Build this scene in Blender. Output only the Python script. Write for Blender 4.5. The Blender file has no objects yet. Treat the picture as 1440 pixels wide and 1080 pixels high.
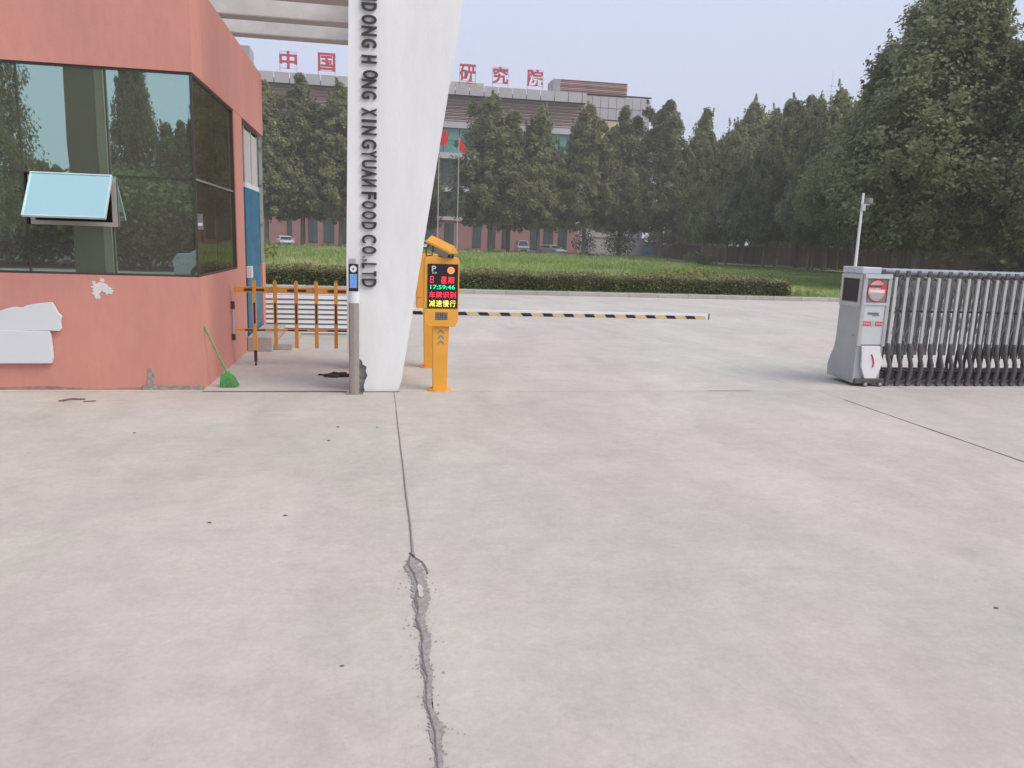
import bpy, bmesh, math, random
import numpy as np
from mathutils import Vector, Matrix
random.seed(7); rng = np.random.default_rng(11)
S = bpy.context.scene
COL = S.collection
rad = math.radians

# ------------------------------------------------------------------ camera
YAW, PITCH, ROLL = rad(10.3), rad(10.44), rad(1.95)
fw = Vector((math.sin(YAW)*math.cos(PITCH), math.cos(YAW)*math.cos(PITCH), -math.sin(PITCH)))
rt = Vector((math.cos(YAW), -math.sin(YAW), 0)); up = rt.cross(fw)
r2 = rt*math.cos(ROLL) + up*math.sin(ROLL); u2 = -rt*math.sin(ROLL) + up*math.cos(ROLL)
cam = bpy.data.objects.new('camera', bpy.data.cameras.new('camera')); COL.objects.link(cam)
cam.matrix_world = Matrix(((r2.x, u2.x, -fw.x, 0), (r2.y, u2.y, -fw.y, 0), (r2.z, u2.z, -fw.z, 1.6), (0, 0, 0, 1)))
cam.data.sensor_width = 36; cam.data.lens = 27.0; cam.data.clip_start = 0.05; cam.data.clip_end = 3000
S.camera = cam

# ------------------------------------------------------------------ sky and sun (hazy overcast afternoon)
SUN_EL, SUN_AZ = rad(48), rad(124)          # azimuth clockwise from +Y
w = bpy.data.worlds.new('World'); S.world = w; w.use_nodes = True
nt = w.node_tree; nt.nodes.clear()
out = nt.nodes.new('ShaderNodeOutputWorld'); bg = nt.nodes.new('ShaderNodeBackground')
sky = nt.nodes.new('ShaderNodeTexSky'); sky.sky_type = 'NISHITA'; sky.sun_disc = False
sky.sun_elevation = SUN_EL; sky.sun_rotation = SUN_AZ; sky.air_density = 1.2; sky.dust_density = 3.0; sky.ozone_density = 1.5
mx = nt.nodes.new('ShaderNodeMix'); mx.data_type = 'RGBA'; mx.inputs[0].default_value = 0.88
mx.inputs[7].default_value = (5.95, 6.45, 8.3, 1)     # even veil of haze over the clear sky
nt.links.new(sky.outputs[0], mx.inputs[6]); nt.links.new(mx.outputs[2], bg.inputs[0])
bg.inputs[1].default_value = 0.1; nt.links.new(bg.outputs[0], out.inputs[0])
sl = bpy.data.lights.new('sun', 'SUN'); sl.energy = 2.2; sl.angle = rad(40); sl.color = (1, .92, .82)
so = bpy.data.objects.new('sun', sl); COL.objects.link(so)
sd = Vector((math.sin(SUN_AZ)*math.cos(SUN_EL), math.cos(SUN_AZ)*math.cos(SUN_EL), math.sin(SUN_EL)))
so.rotation_euler = sd.to_track_quat('Z', 'Y').to_euler()
S.view_settings.view_transform = 'Standard'; S.view_settings.look = 'None'
S.view_settings.exposure = 0.32; S.view_settings.gamma = 1.0; S.view_settings.use_curve_mapping = False

# ------------------------------------------------------------------ materials
MATS = {}
def mat(name, col, rough=.6, metal=0., var=.12, scale=3., bump=0., bscale=60., spec=.4, big=0., bigscale=.4, rand=0., emit=0., stretch=None):
    if name in MATS: return MATS[name]
    m = bpy.data.materials.new(name); m.use_nodes = True; n = m.node_tree; N = n.nodes; L = n.links
    b = N['Principled BSDF']; b.inputs['Roughness'].default_value = rough; b.inputs['Metallic'].default_value = metal
    b.inputs['Specular IOR Level'].default_value = spec
    tc = N.new('ShaderNodeTexCoord'); src = tc.outputs['Object']
    if stretch:
        mp = N.new('ShaderNodeMapping'); mp.inputs['Scale'].default_value = stretch; L.new(src, mp.inputs[0]); src = mp.outputs[0]
    def noise(sc, det=6, ro=.6):
        t = N.new('ShaderNodeTexNoise'); t.inputs['Scale'].default_value = sc; t.inputs['Detail'].default_value = det; t.inputs['Roughness'].default_value = ro
        L.new(src, t.inputs['Vector']); return t.outputs[0]
    def mr(v, lo, hi, a=.3, c=.7):
        q = N.new('ShaderNodeMapRange'); q.inputs[1].default_value = a; q.inputs[2].default_value = c; q.inputs[3].default_value = lo; q.inputs[4].default_value = hi
        L.new(v, q.inputs[0]); return q.outputs[0]
    def mul(a, c):
        q = N.new('ShaderNodeMath'); q.operation = 'MULTIPLY'; L.new(a, q.inputs[0]); L.new(c, q.inputs[1]); return q.outputs[0]
    f = mr(noise(scale), 1-var, 1+var)
    if big: f = mul(f, mr(noise(bigscale, 4, .5), 1-big, 1+big*.6))
    if rand:
        oi = N.new('ShaderNodeObjectInfo'); f = mul(f, mr(oi.outputs['Random'], 1-rand, 1+rand, 0, 1))
    vm = N.new('ShaderNodeVectorMath'); vm.operation = 'SCALE'; vm.inputs[0].default_value = col[:3]; L.new(f, vm.inputs['Scale'])
    L.new(vm.outputs[0], b.inputs['Base Color'])
    if emit:
        b.inputs['Emission Color'].default_value = (*col[:3], 1); b.inputs['Emission Strength'].default_value = emit
    L.new(mr(noise(scale*2.3, 3), max(rough-.08, .02), min(rough+.1, 1)), b.inputs['Roughness'])
    if bump:
        bp = N.new('ShaderNodeBump'); bp.inputs['Strength'].default_value = bump; bp.inputs['Distance'].default_value = .01
        L.new(noise(bscale, 4), bp.inputs['Height']); L.new(bp.outputs[0], b.inputs['Normal'])
    MATS[name] = m; return m

def glass_mat(name, tint, refl, reflcol=(.62, .86, .86), rough=.01, bump=.0, brown_lift=.16):
    m = bpy.data.materials.new(name); m.use_nodes = True; n = m.node_tree; N = n.nodes; L = n.links; N.clear()
    o = N.new('ShaderNodeOutputMaterial'); mixs = N.new('ShaderNodeMixShader')
    tr = N.new('ShaderNodeBsdfTransparent'); tr.inputs[0].default_value = (*tint, 1)
    g = N.new('ShaderNodeBsdfGlossy'); g.inputs['Color'].default_value = (*reflcol, 1); g.inputs['Roughness'].default_value = rough
    fr = N.new('ShaderNodeLayerWeight'); fr.inputs[0].default_value = .25
    mr = N.new('ShaderNodeMapRange'); mr.inputs[3].default_value = refl; mr.inputs[4].default_value = .97
    L.new(fr.outputs['Fresnel'], mr.inputs[0]); L.new(mr.outputs[0], mixs.inputs[0])
    L.new(tr.outputs[0], mixs.inputs[1]); L.new(g.outputs[0], mixs.inputs[2]); L.new(mixs.outputs[0], o.inputs[0])
    if brown_lift:
        df = N.new('ShaderNodeBsdfDiffuse'); df.inputs[0].default_value = (.36, .31, .26, 1); m2 = N.new('ShaderNodeMixShader'); m2.inputs[0].default_value = brown_lift  # brown diffuse share mixed in to brighten the dark panes
        L.new(mixs.outputs[0], m2.inputs[1]); L.new(df.outputs[0], m2.inputs[2]); L.new(m2.outputs[0], o.inputs[0])
    if bump:
        tc = N.new('ShaderNodeTexCoord'); t = N.new('ShaderNodeTexNoise'); t.inputs['Scale'].default_value = 1.3; t.inputs['Detail'].default_value = 2
        bp = N.new('ShaderNodeBump'); bp.inputs['Strength'].default_value = bump; bp.inputs['Distance'].default_value = .02
        L.new(tc.outputs['Object'], t.inputs[0]); L.new(t.outputs[0], bp.inputs['Height']); L.new(bp.outputs[0], g.inputs['Normal'])
    MATS[name] = m; return m

def leaf_mat(name, c0, c1, c2, trans=.25, scale=.6):
    m = bpy.data.materials.new(name); m.use_nodes = True; n = m.node_tree; N = n.nodes; L = n.links; N.clear()
    o = N.new('ShaderNodeOutputMaterial'); p = N.new('ShaderNodeBsdfPrincipled'); p.inputs['Roughness'].default_value = .5; p.inputs['Specular IOR Level'].default_value = .35
    t = N.new('ShaderNodeBsdfTranslucent'); mixs = N.new('ShaderNodeMixShader'); mixs.inputs[0].default_value = trans
    tc = N.new('ShaderNodeTexCoord'); oi = N.new('ShaderNodeObjectInfo')
    a = N.new('ShaderNodeVectorMath'); a.operation = 'ADD'; L.new(tc.outputs['Object'], a.inputs[0])
    sc = N.new('ShaderNodeVectorMath'); sc.operation = 'SCALE'; sc.inputs['Scale'].default_value = 40; cx = N.new('ShaderNodeCombineXYZ')
    for i in range(3): L.new(oi.outputs['Random'], cx.inputs[i])
    L.new(cx.outputs[0], sc.inputs[0]); L.new(sc.outputs[0], a.inputs[1])
    n1 = N.new('ShaderNodeTexNoise'); n1.inputs['Scale'].default_value = scale; n1.inputs['Detail'].default_value = 8; n1.inputs['Roughness'].default_value = .75
    L.new(a.outputs[0], n1.inputs[0])
    r = N.new('ShaderNodeValToRGB'); e = r.color_ramp.elements; e[0].position = .33; e[0].color = (*c0, 1); e[1].position = .7; e[1].color = (*c2, 1)
    k = r.color_ramp.elements.new(.52); k.color = (*c1, 1)
    L.new(n1.outputs[0], r.inputs[0])
    tn = N.new('ShaderNodeMapRange'); tn.inputs[3].default_value = .78; tn.inputs[4].default_value = 1.18; L.new(oi.outputs['Random'], tn.inputs[0])
    tv = N.new('ShaderNodeVectorMath'); tv.operation = 'SCALE'; L.new(r.outputs[0], tv.inputs[0]); L.new(tn.outputs[0], tv.inputs['Scale'])
    L.new(tv.outputs[0], p.inputs['Base Color']); L.new(tv.outputs[0], t.inputs[0])
    L.new(p.outputs[0], mixs.inputs[1]); L.new(t.outputs[0], mixs.inputs[2]); L.new(mixs.outputs[0], o.inputs[0])
    MATS[name] = m; return m

def concrete_mat(name, col):
    m = bpy.data.materials.new(name); m.use_nodes = True; n = m.node_tree; N = n.nodes; L = n.links; b = N['Principled BSDF']
    b.inputs['Roughness'].default_value = .75; b.inputs['Specular IOR Level'].default_value = .3
    g = N.new('ShaderNodeNewGeometry'); src = g.outputs['Position']
    def noise(sc, det=6, ro=.6, dist=0., st=None):
        s_ = src
        if st:
            mp = N.new('ShaderNodeMapping'); mp.inputs['Scale'].default_value = st; mp.inputs['Rotation'].default_value = (0, 0, .5); L.new(src, mp.inputs[0]); s_ = mp.outputs[0]
        t = N.new('ShaderNodeTexNoise'); t.inputs['Scale'].default_value = sc; t.inputs['Detail'].default_value = det; t.inputs['Roughness'].default_value = ro; t.inputs['Distortion'].default_value = dist
        L.new(s_, t.inputs[0]); return t.outputs[0]
    def mr(v, lo, hi, a=.3, c=.7):
        q = N.new('ShaderNodeMapRange'); q.inputs[1].default_value = a; q.inputs[2].default_value = c; q.inputs[3].default_value = lo; q.inputs[4].default_value = hi
        L.new(v, q.inputs[0]); return q.outputs[0]
    def mul(a, c):
        q = N.new('ShaderNodeMath'); q.operation = 'MULTIPLY'; L.new(a, q.inputs[0]); L.new(c, q.inputs[1]); return q.outputs[0]
    f = mul(mr(noise(.45, 5, .55, .6), .90, 1.06), mr(noise(3.5, 7, .7), .92, 1.06))
    f = mul(f, mr(noise(1.1, 8, .6, 1.2, (1, .35, 1)), .93, 1.03, .35, .6))        # dragged tyre and wash marks
    f = mul(f, mr(noise(38, 6, .85), .89, 1.09)); f = mul(f, mr(noise(14, 8, .8, .5), .95, 1.045)); f = mul(f, mr(noise(2.2, 9, .75, 2.5, (.5, 1.2, 1)), .95, 1.015, .33, .5))                                    # fine sand grain
    f = mul(f, mr(noise(9, 9, .8, .3), .76, 1.0, .29, .37)); f = mul(f, mr(noise(1.7, 9, .85, 3., (.7, .25, 1)), .86, 1.0, .30, .40))                          # rare dark flecks
    hue = N.new('ShaderNodeMix'); hue.data_type = 'RGBA'; hue.inputs[6].default_value = (col[0]*1.015, col[1]*.985, col[2]*.985, 1); hue.inputs[7].default_value = (col[0]*.975, col[1]*1.0, col[2]*.975, 1)
    L.new(mr(noise(.3, 3, .5), 0, 1, .4, .6), hue.inputs[0])
    vm = N.new('ShaderNodeVectorMath'); vm.operation = 'SCALE'; L.new(hue.outputs[2], vm.inputs[0]); L.new(f, vm.inputs['Scale']); L.new(vm.outputs[0], b.inputs['Base Color'])
    bp = N.new('ShaderNodeBump'); bp.inputs['Strength'].default_value = .25; bp.inputs['Distance'].default_value = .004
    L.new(noise(90, 6, .7), bp.inputs['Height']); L.new(bp.outputs[0], b.inputs['Normal'])
    MATS[name] = m; return m

CONC = concrete_mat('concrete', (.495, .458, .410)); CONC2 = concrete_mat('inner_concrete', (.525, .49, .445))
mat('joint_dirt', (.19, .17, .155), .9); mat('rough_concrete', (.30, .275, .26), .95, var=.3, scale=35, bump=.35, bscale=90)
mat('crack_dark', (.17, .15, .14), .95, var=.3, scale=30)
mat('pink_stucco', (.64, .285, .23), .8, var=.04, scale=9, bump=.35, bscale=150, big=.08, bigscale=1.1, stretch=(1.6, 1.6, .5))
mat('white_paint', (.82, .82, .81), .6, var=.025, scale=7, bump=.2, bscale=50, big=.06, bigscale=1.4, stretch=(2.5, 2.5, .6))
mat('beam_paint', (.62, .60, .57), .7, var=.08, scale=4, bump=.15, bscale=60, big=.1, bigscale=1)
mat('beam_shaded', (.40, .34, .33), .8, var=.1, scale=5)  # beam undersides: their shade is put into this darker colour
mat('plaster_gap', (.33, .29, .265), .95, var=.35, scale=25, bump=.8, bscale=80)
mat('letter_black', (.045, .035, .035), .5, var=.15, scale=20)
mat('dark_frame', (.06, .05, .04), .45); mat('alu', (.55, .54, .54), .35, .6, var=.05); mat('pale_frame', (.36, .32, .31), .5); mat('sash_paint', (.50, .66, .66), .4)
mat('orange_paint', (.84, .40, .055), .42, var=.06, scale=4, big=.05, bigscale=2); mat('orange_paint2', (.80, .36, .07), .45, var=.08, scale=8, rand=.06)
mat('reflector_maroon', (.09, .03, .025), .4); mat('rubber', (.03, .026, .027), .7, var=.2, scale=20)
mat('screen_black', (.022, .014, .016), .35); mat('blue_print', (.06, .22, .36), .5)
mat('steel', (.48, .44, .42), .28, .85, var=.08, scale=6, stretch=(30, 30, 1)); mat('plastic_white', (.75, .75, .76), .4, var=.03)
mat('blue_paint', (.035, .16, .27), .5, var=.15, scale=4, big=.15, bigscale=2)
mat('curtain_olive', (.68, .52, .20), .8, var=.45, scale=1.5, stretch=(6, 6, .15)); mat('curtain_white', (.5, .48, .45), .8, var=.12, scale=4, stretch=(8, 8, .4))  # olive curtain: fold shading put into the colour by stretched noise
mat('interior', (.30, .26, .22), .9, var=.1); mat('wood', (.20, .09, .04), .6, var=.2, scale=5)
mat('gate_silver', (.50, .51, .50), .38, .35, var=.08, scale=6, rand=.08); mat('gate_top', (.60, .62, .65), .3, .4, var=.06, rand=.05)
mat('gate_grey', (.41, .42, .43), .45, .2, var=.05, scale=3, big=.05, bigscale=2); mat('gate_pale', (.58, .60, .61), .42, .1, var=.04)
mat('gate_mid', (.23, .225, .225), .5, .3, var=.15, rand=.15); mat('gate_inner', (.33, .33, .33), .45, .3, var=.12, rand=.15); mat('gate_black', (.10, .092, .095), .6, var=.3, scale=15)
mat('sign_red', (.62, .06, .07), .5, var=.1); mat('sign_pink', (.75, .36, .38), .5, var=.1, scale=20); mat('sign_white', (.74, .71, .72), .5)
mat('green_broom', (.10, .33, .10), .6, var=.2, scale=60); mat('green_stick', (.20, .33, .16), .5)
mat('litter_dark', (.06, .045, .04), .95, var=.4, scale=30); mat('litter_brown', (.16, .11, .07), .9, var=.3, scale=20)
mat('kerb', (.42, .39, .36), .85, var=.12, scale=4, rand=.08, bump=.2); mat('step_concrete', (.42, .39, .37), .85, var=.15, scale=6, bump=.2)
mat('hedge_core', (.055, .055, .028), .95, var=.4, scale=9); mat('wall_foot_tone', (.36, .20, .175), .9, var=.25, scale=14); mat('asphalt', (.11, .105, .10), .9, var=.15, scale=2); mat('earth', (.15, .125, .08), .95, var=.3, scale=1.2, big=.3, bigscale=.1)
mat('lawn', (.25, .29, .12), .95, var=.35, scale=2.5, big=.45, bigscale=.12, bump=.5, bscale=8)
mat('path', (.60, .56, .52), .9, var=.1); mat('bark', (.23, .20, .155), .9, var=.3, scale=6, bump=.4, bscale=12, stretch=(3, 3, .7))
leaf_mat('leaf', (.15, .16, .07), (.24, .255, .11), (.50, .51, .29), .48, scale=.9); leaf_mat('leaf_near', (.15, .16, .075), (.24, .255, .12), (.52, .53, .33), .48, scale=1.4)
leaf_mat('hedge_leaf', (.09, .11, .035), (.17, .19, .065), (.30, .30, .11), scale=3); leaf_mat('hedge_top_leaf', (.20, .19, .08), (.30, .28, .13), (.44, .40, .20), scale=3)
leaf_mat('grass_blade', (.18, .28, .08), (.32, .42, .13), (.66, .56, .33), .45, scale=.16); leaf_mat('shrub_leaf', (.05, .07, .03), (.09, .11, .05), (.18, .19, .10), scale=3)
leaf_mat('yellow_leaf', (.16, .18, .04), (.28, .28, .07), (.42, .38, .13), scale=3)
mat('bld_panel', (.47, .45, .455), .5, var=.05, scale=.6, rand=.06); mat('bld_band', (.55, .52, .53), .6, var=.05, scale=.5); mat('bld_pink', (.40, .20, .19), .8, var=.06, scale=1)
mat('slat_red', (.50, .26, .24), .6, var=.1, scale=.5, rand=.25); mat('slat_pale', (.68, .60, .57), .6, var=.1, scale=.5); mat('bld_dark', (.055, .05, .045), .8)
mat('bld_yellow', (.62, .50, .26), .7, var=.05); mat('bld_concrete', (.36, .36, .35), .8, var=.1)
mat('roof_sign_red', (.55, .05, .08), .5, var=.1); mat('sign_steel', (.25, .25, .27), .5, .5)
mat('flag_red', (.70, .03, .035), .7); mat('pole_grey', (.55, .53, .55), .4, .3)
mat('car_white', (.75, .77, .80), .25, var=.02); mat('car_silver', (.45, .47, .48), .3, .4, var=.02); mat('car_glass', (.03, .035, .04), .08, spec=.8); mat('lamp', (.7, .7, .68), .15)
mat('blue_fence', (.05, .09, .20), .6, var=.1, rand=.1); mat('roof_blue', (.04, .05, .28), .6); mat('brown_slat', (.20, .135, .115), .8, var=.15, rand=.2); mat('wall_pale', (.46, .46, .43), .8, var=.08)
mat('paper', (.68, .70, .72), .7, var=.02, scale=3); mat('paper_edge', (.80, .80, .80), .7); mat('peel_white', (.70, .68, .67), .8, var=.1, scale=30); mat('olive_post', (.17, .16, .10), .8, var=.06, scale=1.5); mat('olive_edge', (.34, .32, .22), .8)
mat('slatted_white', (.74, .75, .76), .5, var=.04, scale=4); mat('groove_shade', (.45, .48, .50), .6)
mat('led_red', (.9, .03, .07), .5, emit=1.1, var=0.); mat('led_green', (.02, .62, .22), .5, emit=.9, var=0.); mat('led_yellow', (.80, .80, .12), .5, emit=.9, var=0.); mat('led_orange', (1., .30, .10), .5, emit=1.1, var=0.); mat('print_white', (.62, .64, .66), .5)
mat('blue_screen', (.12, .24, .50), .3, emit=.35, var=.2, scale=30)
glass_mat('booth_glass', (.26, .25, .19), .66, (.66, .97, .86), bump=.03); glass_mat('booth_side_glass', (.72, .64, .42), .14, (.6, .65, .5), brown_lift=.12); glass_mat('sash_glass', (.5, .6, .6), .95, (.66, .97, .90), brown_lift=.05)
mat('bld_turquoise', (.10, .30, .27), .12, spec=.7, var=.12, scale=.3, rand=.12); mat('bld_glass_dark', (.06, .095, .095), .12, spec=.6, rand=.3)

# ------------------------------------------------------------------ mesh helpers
def wloc(o):
    v = Vector((0, 0, 0))
    while o is not None: v += o.location; o = o.parent
    return v
class MB:
    def __init__(s): s.v = []; s.f = []
    def add(s, vs, fs, M=None):
        k = len(s.v); s.v += [tuple(M @ Vector(p)) if M else tuple(p) for p in vs]; s.f += [tuple(i+k for i in f) for f in fs]; return s
    def box(s, x0, x1, y0, y1, z0, z1, M=None):
        return s.add([(x0,y0,z0),(x1,y0,z0),(x1,y1,z0),(x0,y1,z0),(x0,y0,z1),(x1,y0,z1),(x1,y1,z1),(x0,y1,z1)],
                     [(0,3,2,1),(4,5,6,7),(0,1,5,4),(1,2,6,5),(2,3,7,6),(3,0,4,7)], M)
    def prism(s, pts, a, b, axis='y', M=None):   # pts 2D polygon extruded from a to b
        n = len(pts)
        def q(p, t): return (p[0], t, p[1]) if axis == 'y' else ((t, p[0], p[1]) if axis == 'x' else (p[0], p[1], t))
        return s.add([q(p, a) for p in pts]+[q(p, b) for p in pts],
                     [tuple(range(n)), tuple(range(2*n-1, n-1, -1))]+[(i, i+n, (i+1) % n+n, (i+1) % n) for i in range(n)], M)
    def tube(s, pts, rads, n=10, cap=True):
        pts = [Vector(p) for p in pts]
        if not hasattr(rads, '__len__'): rads = [rads]*len(pts)
        vs = []
        for i, p in enumerate(pts):
            d = (pts[min(i+1, len(pts)-1)]-pts[max(i-1, 0)]).normalized(); a = d.orthogonal().normalized() if abs(d.z) < .9 else Vector((1, 0, 0)).cross(d).normalized(); b = d.cross(a)
            for k in range(n):
                t = 2*math.pi*k/n; vs.append(p+(a*math.cos(t)+b*math.sin(t))*rads[i])
        fs = [(i*n+k, i*n+(k+1) % n, (i+1)*n+(k+1) % n, (i+1)*n+k) for i in range(len(pts)-1) for k in range(n)]
        if cap: fs += [tuple(range(n-1, -1, -1)), tuple(range((len(pts)-1)*n, len(pts)*n))]
        return s.add(vs, fs)
    def build(s, name, m, parent=None, world=True, smooth=False, bevel=0, kind=None):
        off = Vector((0, 0, 0))
        if world:
            off = wloc(parent) if parent is not None else None
            if off is None:
                a = np.array(s.v); off = Vector(((a[:, 0].min()+a[:, 0].max())/2, (a[:, 1].min()+a[:, 1].max())/2, a[:, 2].min()))
        me = bpy.data.meshes.new(name); me.from_pydata([(p[0]-off.x, p[1]-off.y, p[2]-off.z) for p in s.v], [], s.f)
        bm = bmesh.new(); bm.from_mesh(me); bmesh.ops.recalc_face_normals(bm, faces=bm.faces)
        if bevel: bmesh.ops.bevel(bm, geom=list(bm.edges), offset=bevel, segments=2, affect='EDGES', profile=.6)
        bm.to_mesh(me); bm.free()
        if smooth:
            me.shade_smooth()
        return link(name, me, m, parent, off if (world and parent is None) else None, kind)
def link(name, me, m=None, parent=None, loc=None, kind=None):
    if m and not me.materials: me.materials.append(MATS[m] if isinstance(m, str) else m)
    o = bpy.data.objects.new(name, me); COL.objects.link(o)
    if parent is not None: o.parent = parent
    if loc is not None: o.location = loc
    if kind: o['kind'] = kind
    return o
def tag(o, label, cat=None, group=None):
    o['label'] = label
    if cat: o['category'] = cat
    if group: o['group'] = group
    return o
def thing(name, label, cat, loc=(0, 0, 0), rz=0, group=None):
    o = bpy.data.objects.new(name, None); COL.objects.link(o); o.location = loc; o.rotation_euler = (0, 0, rz); o.empty_display_size = .2
    return tag(o, label, cat, group)
def B(name, m, p, x0, x1, y0, y1, z0, z1, world=True, bevel=0):
    return MB().box(x0, x1, y0, y1, z0, z1).build(name, m, p, world, bevel=bevel)
def copy_tree(o, parent=None):
    c = o.copy(); COL.objects.link(c); c.parent = parent
    for ch in list(o.children): copy_tree(ch, c)
    return c
def glyph(ch, size, depth, off=0., xs=1.):
    c = bpy.data.curves.new('glyph', 'FONT'); c.body = ch; c.size = 1; c.extrude = depth/2; c.offset = off; c.resolution_u = 3
    o = bpy.data.objects.new('glyph', c); COL.objects.link(o); bpy.context.view_layer.update()
    dg = bpy.context.evaluated_depsgraph_get(); me = bpy.data.meshes.new_from_object(o.evaluated_get(dg))
    bpy.data.objects.remove(o); bpy.data.curves.remove(c)
    v = np.array([p.co[:] for p in me.vertices]); lo = v.min(0); hi = v.max(0)
    # centred, scaled so the glyph is `size` = (width, height)
    for p in me.vertices:
        p.co.x = (p.co.x-(lo[0]+hi[0])/2)*size[0]/(hi[0]-lo[0]); p.co.y = (p.co.y-(lo[1]+hi[1])/2)*size[1]/(hi[1]-lo[1])
    me.materials.clear(); return me
def glyph_on_front(name, ch, m, parent, x, y, z, w_, h_, depth=.004, off=0., world=True, back=False):
    me = glyph(ch, (w_, h_), depth, off); o = link(name, me, m, parent)
    l = Vector((x, y, z)) - (wloc(parent) if (world and parent is not None) else Vector((0, 0, 0)))
    o.location = l; o.rotation_euler = (rad(90), 0, 0); return o
def quads_obj(name, P, m, parent=None, kind=None, loc=None):
    """P: (n,4,3) array of quads"""
    n = len(P); me = bpy.data.meshes.new(name); me.vertices.add(n*4); me.vertices.foreach_set('co', P.reshape(-1).astype(np.float32))
    me.loops.add(n*4); me.loops.foreach_set('vertex_index', np.arange(n*4, dtype=np.int32)); me.polygons.add(n)
    me.polygons.foreach_set('loop_start', np.arange(0, n*4, 4, dtype=np.int32)); me.update(calc_edges=True); me.validate()
    return link(name, me, m, parent, loc, kind)
def leaf_quads(C, size, up=.35, jit=.35, aspect=.62, out=0.):
    n = len(C); nrm = rng.normal(size=(n, 3)); nrm[:, 2] = np.abs(nrm[:, 2])+up
    if out: q = C[:, :2]/(np.linalg.norm(C[:, :2], axis=1)[:, None]+.3); nrm[:, :2] = nrm[:, :2]*.7+q*out
    nrm /= np.linalg.norm(nrm, axis=1)[:, None]
    t = rng.normal(size=(n, 3)); t -= nrm*(t*nrm).sum(1)[:, None]; t /= np.linalg.norm(t, axis=1)[:, None]; b = np.cross(nrm, t)
    s = (size*(1+jit*rng.uniform(-1, 1, n)))[:, None]
    return np.stack([C-t*s, C+b*s*aspect+nrm*s*.12, C+t*s, C-b*s*aspect+nrm*s*.12], 1)

def haze_box():
    m = bpy.data.materials.new('haze'); m.use_nodes = True; N = m.node_tree.nodes; N.clear(); o = N.new('ShaderNodeOutputMaterial'); v = N.new('ShaderNodeVolumePrincipled')
    v.inputs['Color'].default_value = (.96, .94, .86, 1); v.inputs['Density'].default_value = .0015; v.inputs['Anisotropy'].default_value = .1  # haze volume added to lift the darks of the distant foliage
    m.node_tree.links.new(v.outputs[0], o.inputs['Volume']); MATS['haze'] = m
    o = MB().box(-465, 465, -165, 515, -1.1, 46).build('haze', 'haze'); o['kind'] = 'stuff'; tag(o, 'thin pale haze added over the whole forecourt to lift the dark far trees', 'haze')
haze_box()
# ================================================================== GROUND
g = MB().add([(-450, -150, 0), (450, -150, 0), (450, 500, 0), (-450, 500, 0)], [(0, 1, 2, 3)]).build('ground', 'earth', kind='structure'); g.location = (0, 175, -.09)
sub = MB().add([(-60, -60, -.05), (60, -60, -.05), (60, 23.7, -.05), (-60, 23.7, -.05)], [(0, 1, 2, 3)]).build('joint_bed', 'joint_dirt', kind='structure')
apron = bpy.data.objects.new('concrete_apron', None); COL.objects.link(apron); apron['kind'] = 'structure'
xs = [-25, -19.6, -14.65, -9.7, -4.75, .2, 5.15, 10.1, 15.05, 20, 25]; ys = [-16, -10, -4, 1.6, 8.12]
for j in range(4):
    for i in range(10):
        MB().box(xs[i]+.0025, xs[i+1]-.0025, ys[j]+.003, ys[j+1]-.003, -.08, 0).build('slab', CONC, apron)
B('rear_road', 'asphalt', None, -60, 60, -60, -16, -.08, -.004)['kind'] = 'structure'
for a, b in ((-60, -25.0), (25.0, 60)): B('side_pavement', CONC2, None, a, b, -16, 8.12, -.08, -.004)['kind'] = 'structure'
inner = bpy.data.objects.new('inner_road', None); COL.objects.link(inner); inner['kind'] = 'structure'
for i in range(12):
    MB().box(-30+i*5+.002, -25+i*5-.002, 8.124, 23.62, -.08, .001).build('slab', CONC2, inner)
# thin hairline and broken band along the joint
crk = [(7.246,.200,.004),(6.6,.199,.006),(5.795,.198,.011),(5.3,.2,.008),(4.657,.196,.013),(4.2,.2,.010),(3.80,.194,.014),(3.72,.188,.035),(3.64,.184,.075),(3.588,.188,.09),(3.53,.20,.085),(3.46,.205,.062),(3.40,.21,.070),(3.34,.212,.085),(3.27,.208,.088),(3.20,.205,.080),(3.13,.198,.05),(3.07,.19,.046),(3.012,.19,.055),(2.96,.2,.036),(2.90,.205,.045),(2.864,.205,.058),(2.80,.196,.04),(2.74,.19,.036),(2.681,.192,.05),(2.62,.197,.03),(2.56,.194,.028),(2.50,.188,.034),(2.44,.184,.030),(2.408,.19,.026),(2.36,.198,.034),(2.32,.206,.055),(2.28,.203,.05),(2.24,.199,.036),(2.18,.2,.026),(2.117,.197,.028),(1.9,.2,.04),(1.5,.2,.03),(.6,.19,.05)]
def ribbon(pts, z, jit, sub_=6, wmul=1.):
    L_, R_ = [], []
    for (y0, x0, w0), (y1, x1, w1) in zip(pts[:-1], pts[1:]):
        for k in range(sub_):
            t = k/sub_; w_ = (w0+(w1-w0)*t)*wmul; x = x0+(x1-x0)*t; y = y0+(y1-y0)*t
            L_.append((x-w_/2-random.uniform(0, jit)*w_, y+random.uniform(-.004, .004), z)); R_.append((x+w_/2+random.uniform(0, jit)*w_, y, z))
    n = len(L_); return MB().add(L_+R_, [(i, n+i, n+i+1, i+1) for i in range(n-1)])
ribbon(crk, .0035, .38, wmul=.66).build('crumbled_joint', 'rough_concrete', kind='structure')
ribbon([(y, x-.36*w_*.6+random.uniform(-.1, .1)*w_, max(.002, min(.007, w_*random.uniform(.03, .12)))) for y, x, w_ in crk], .0065, .9).build('joint_crack', 'crack_dark', kind='structure')
ribbon([(3.78,.178,.006),(3.72,.20,.008),(3.66,.235,.008),(3.58,.25,.006),(3.5,.255,.004)], .0035, .5).build('side_crack', 'crack_dark', kind='structure')
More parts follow.
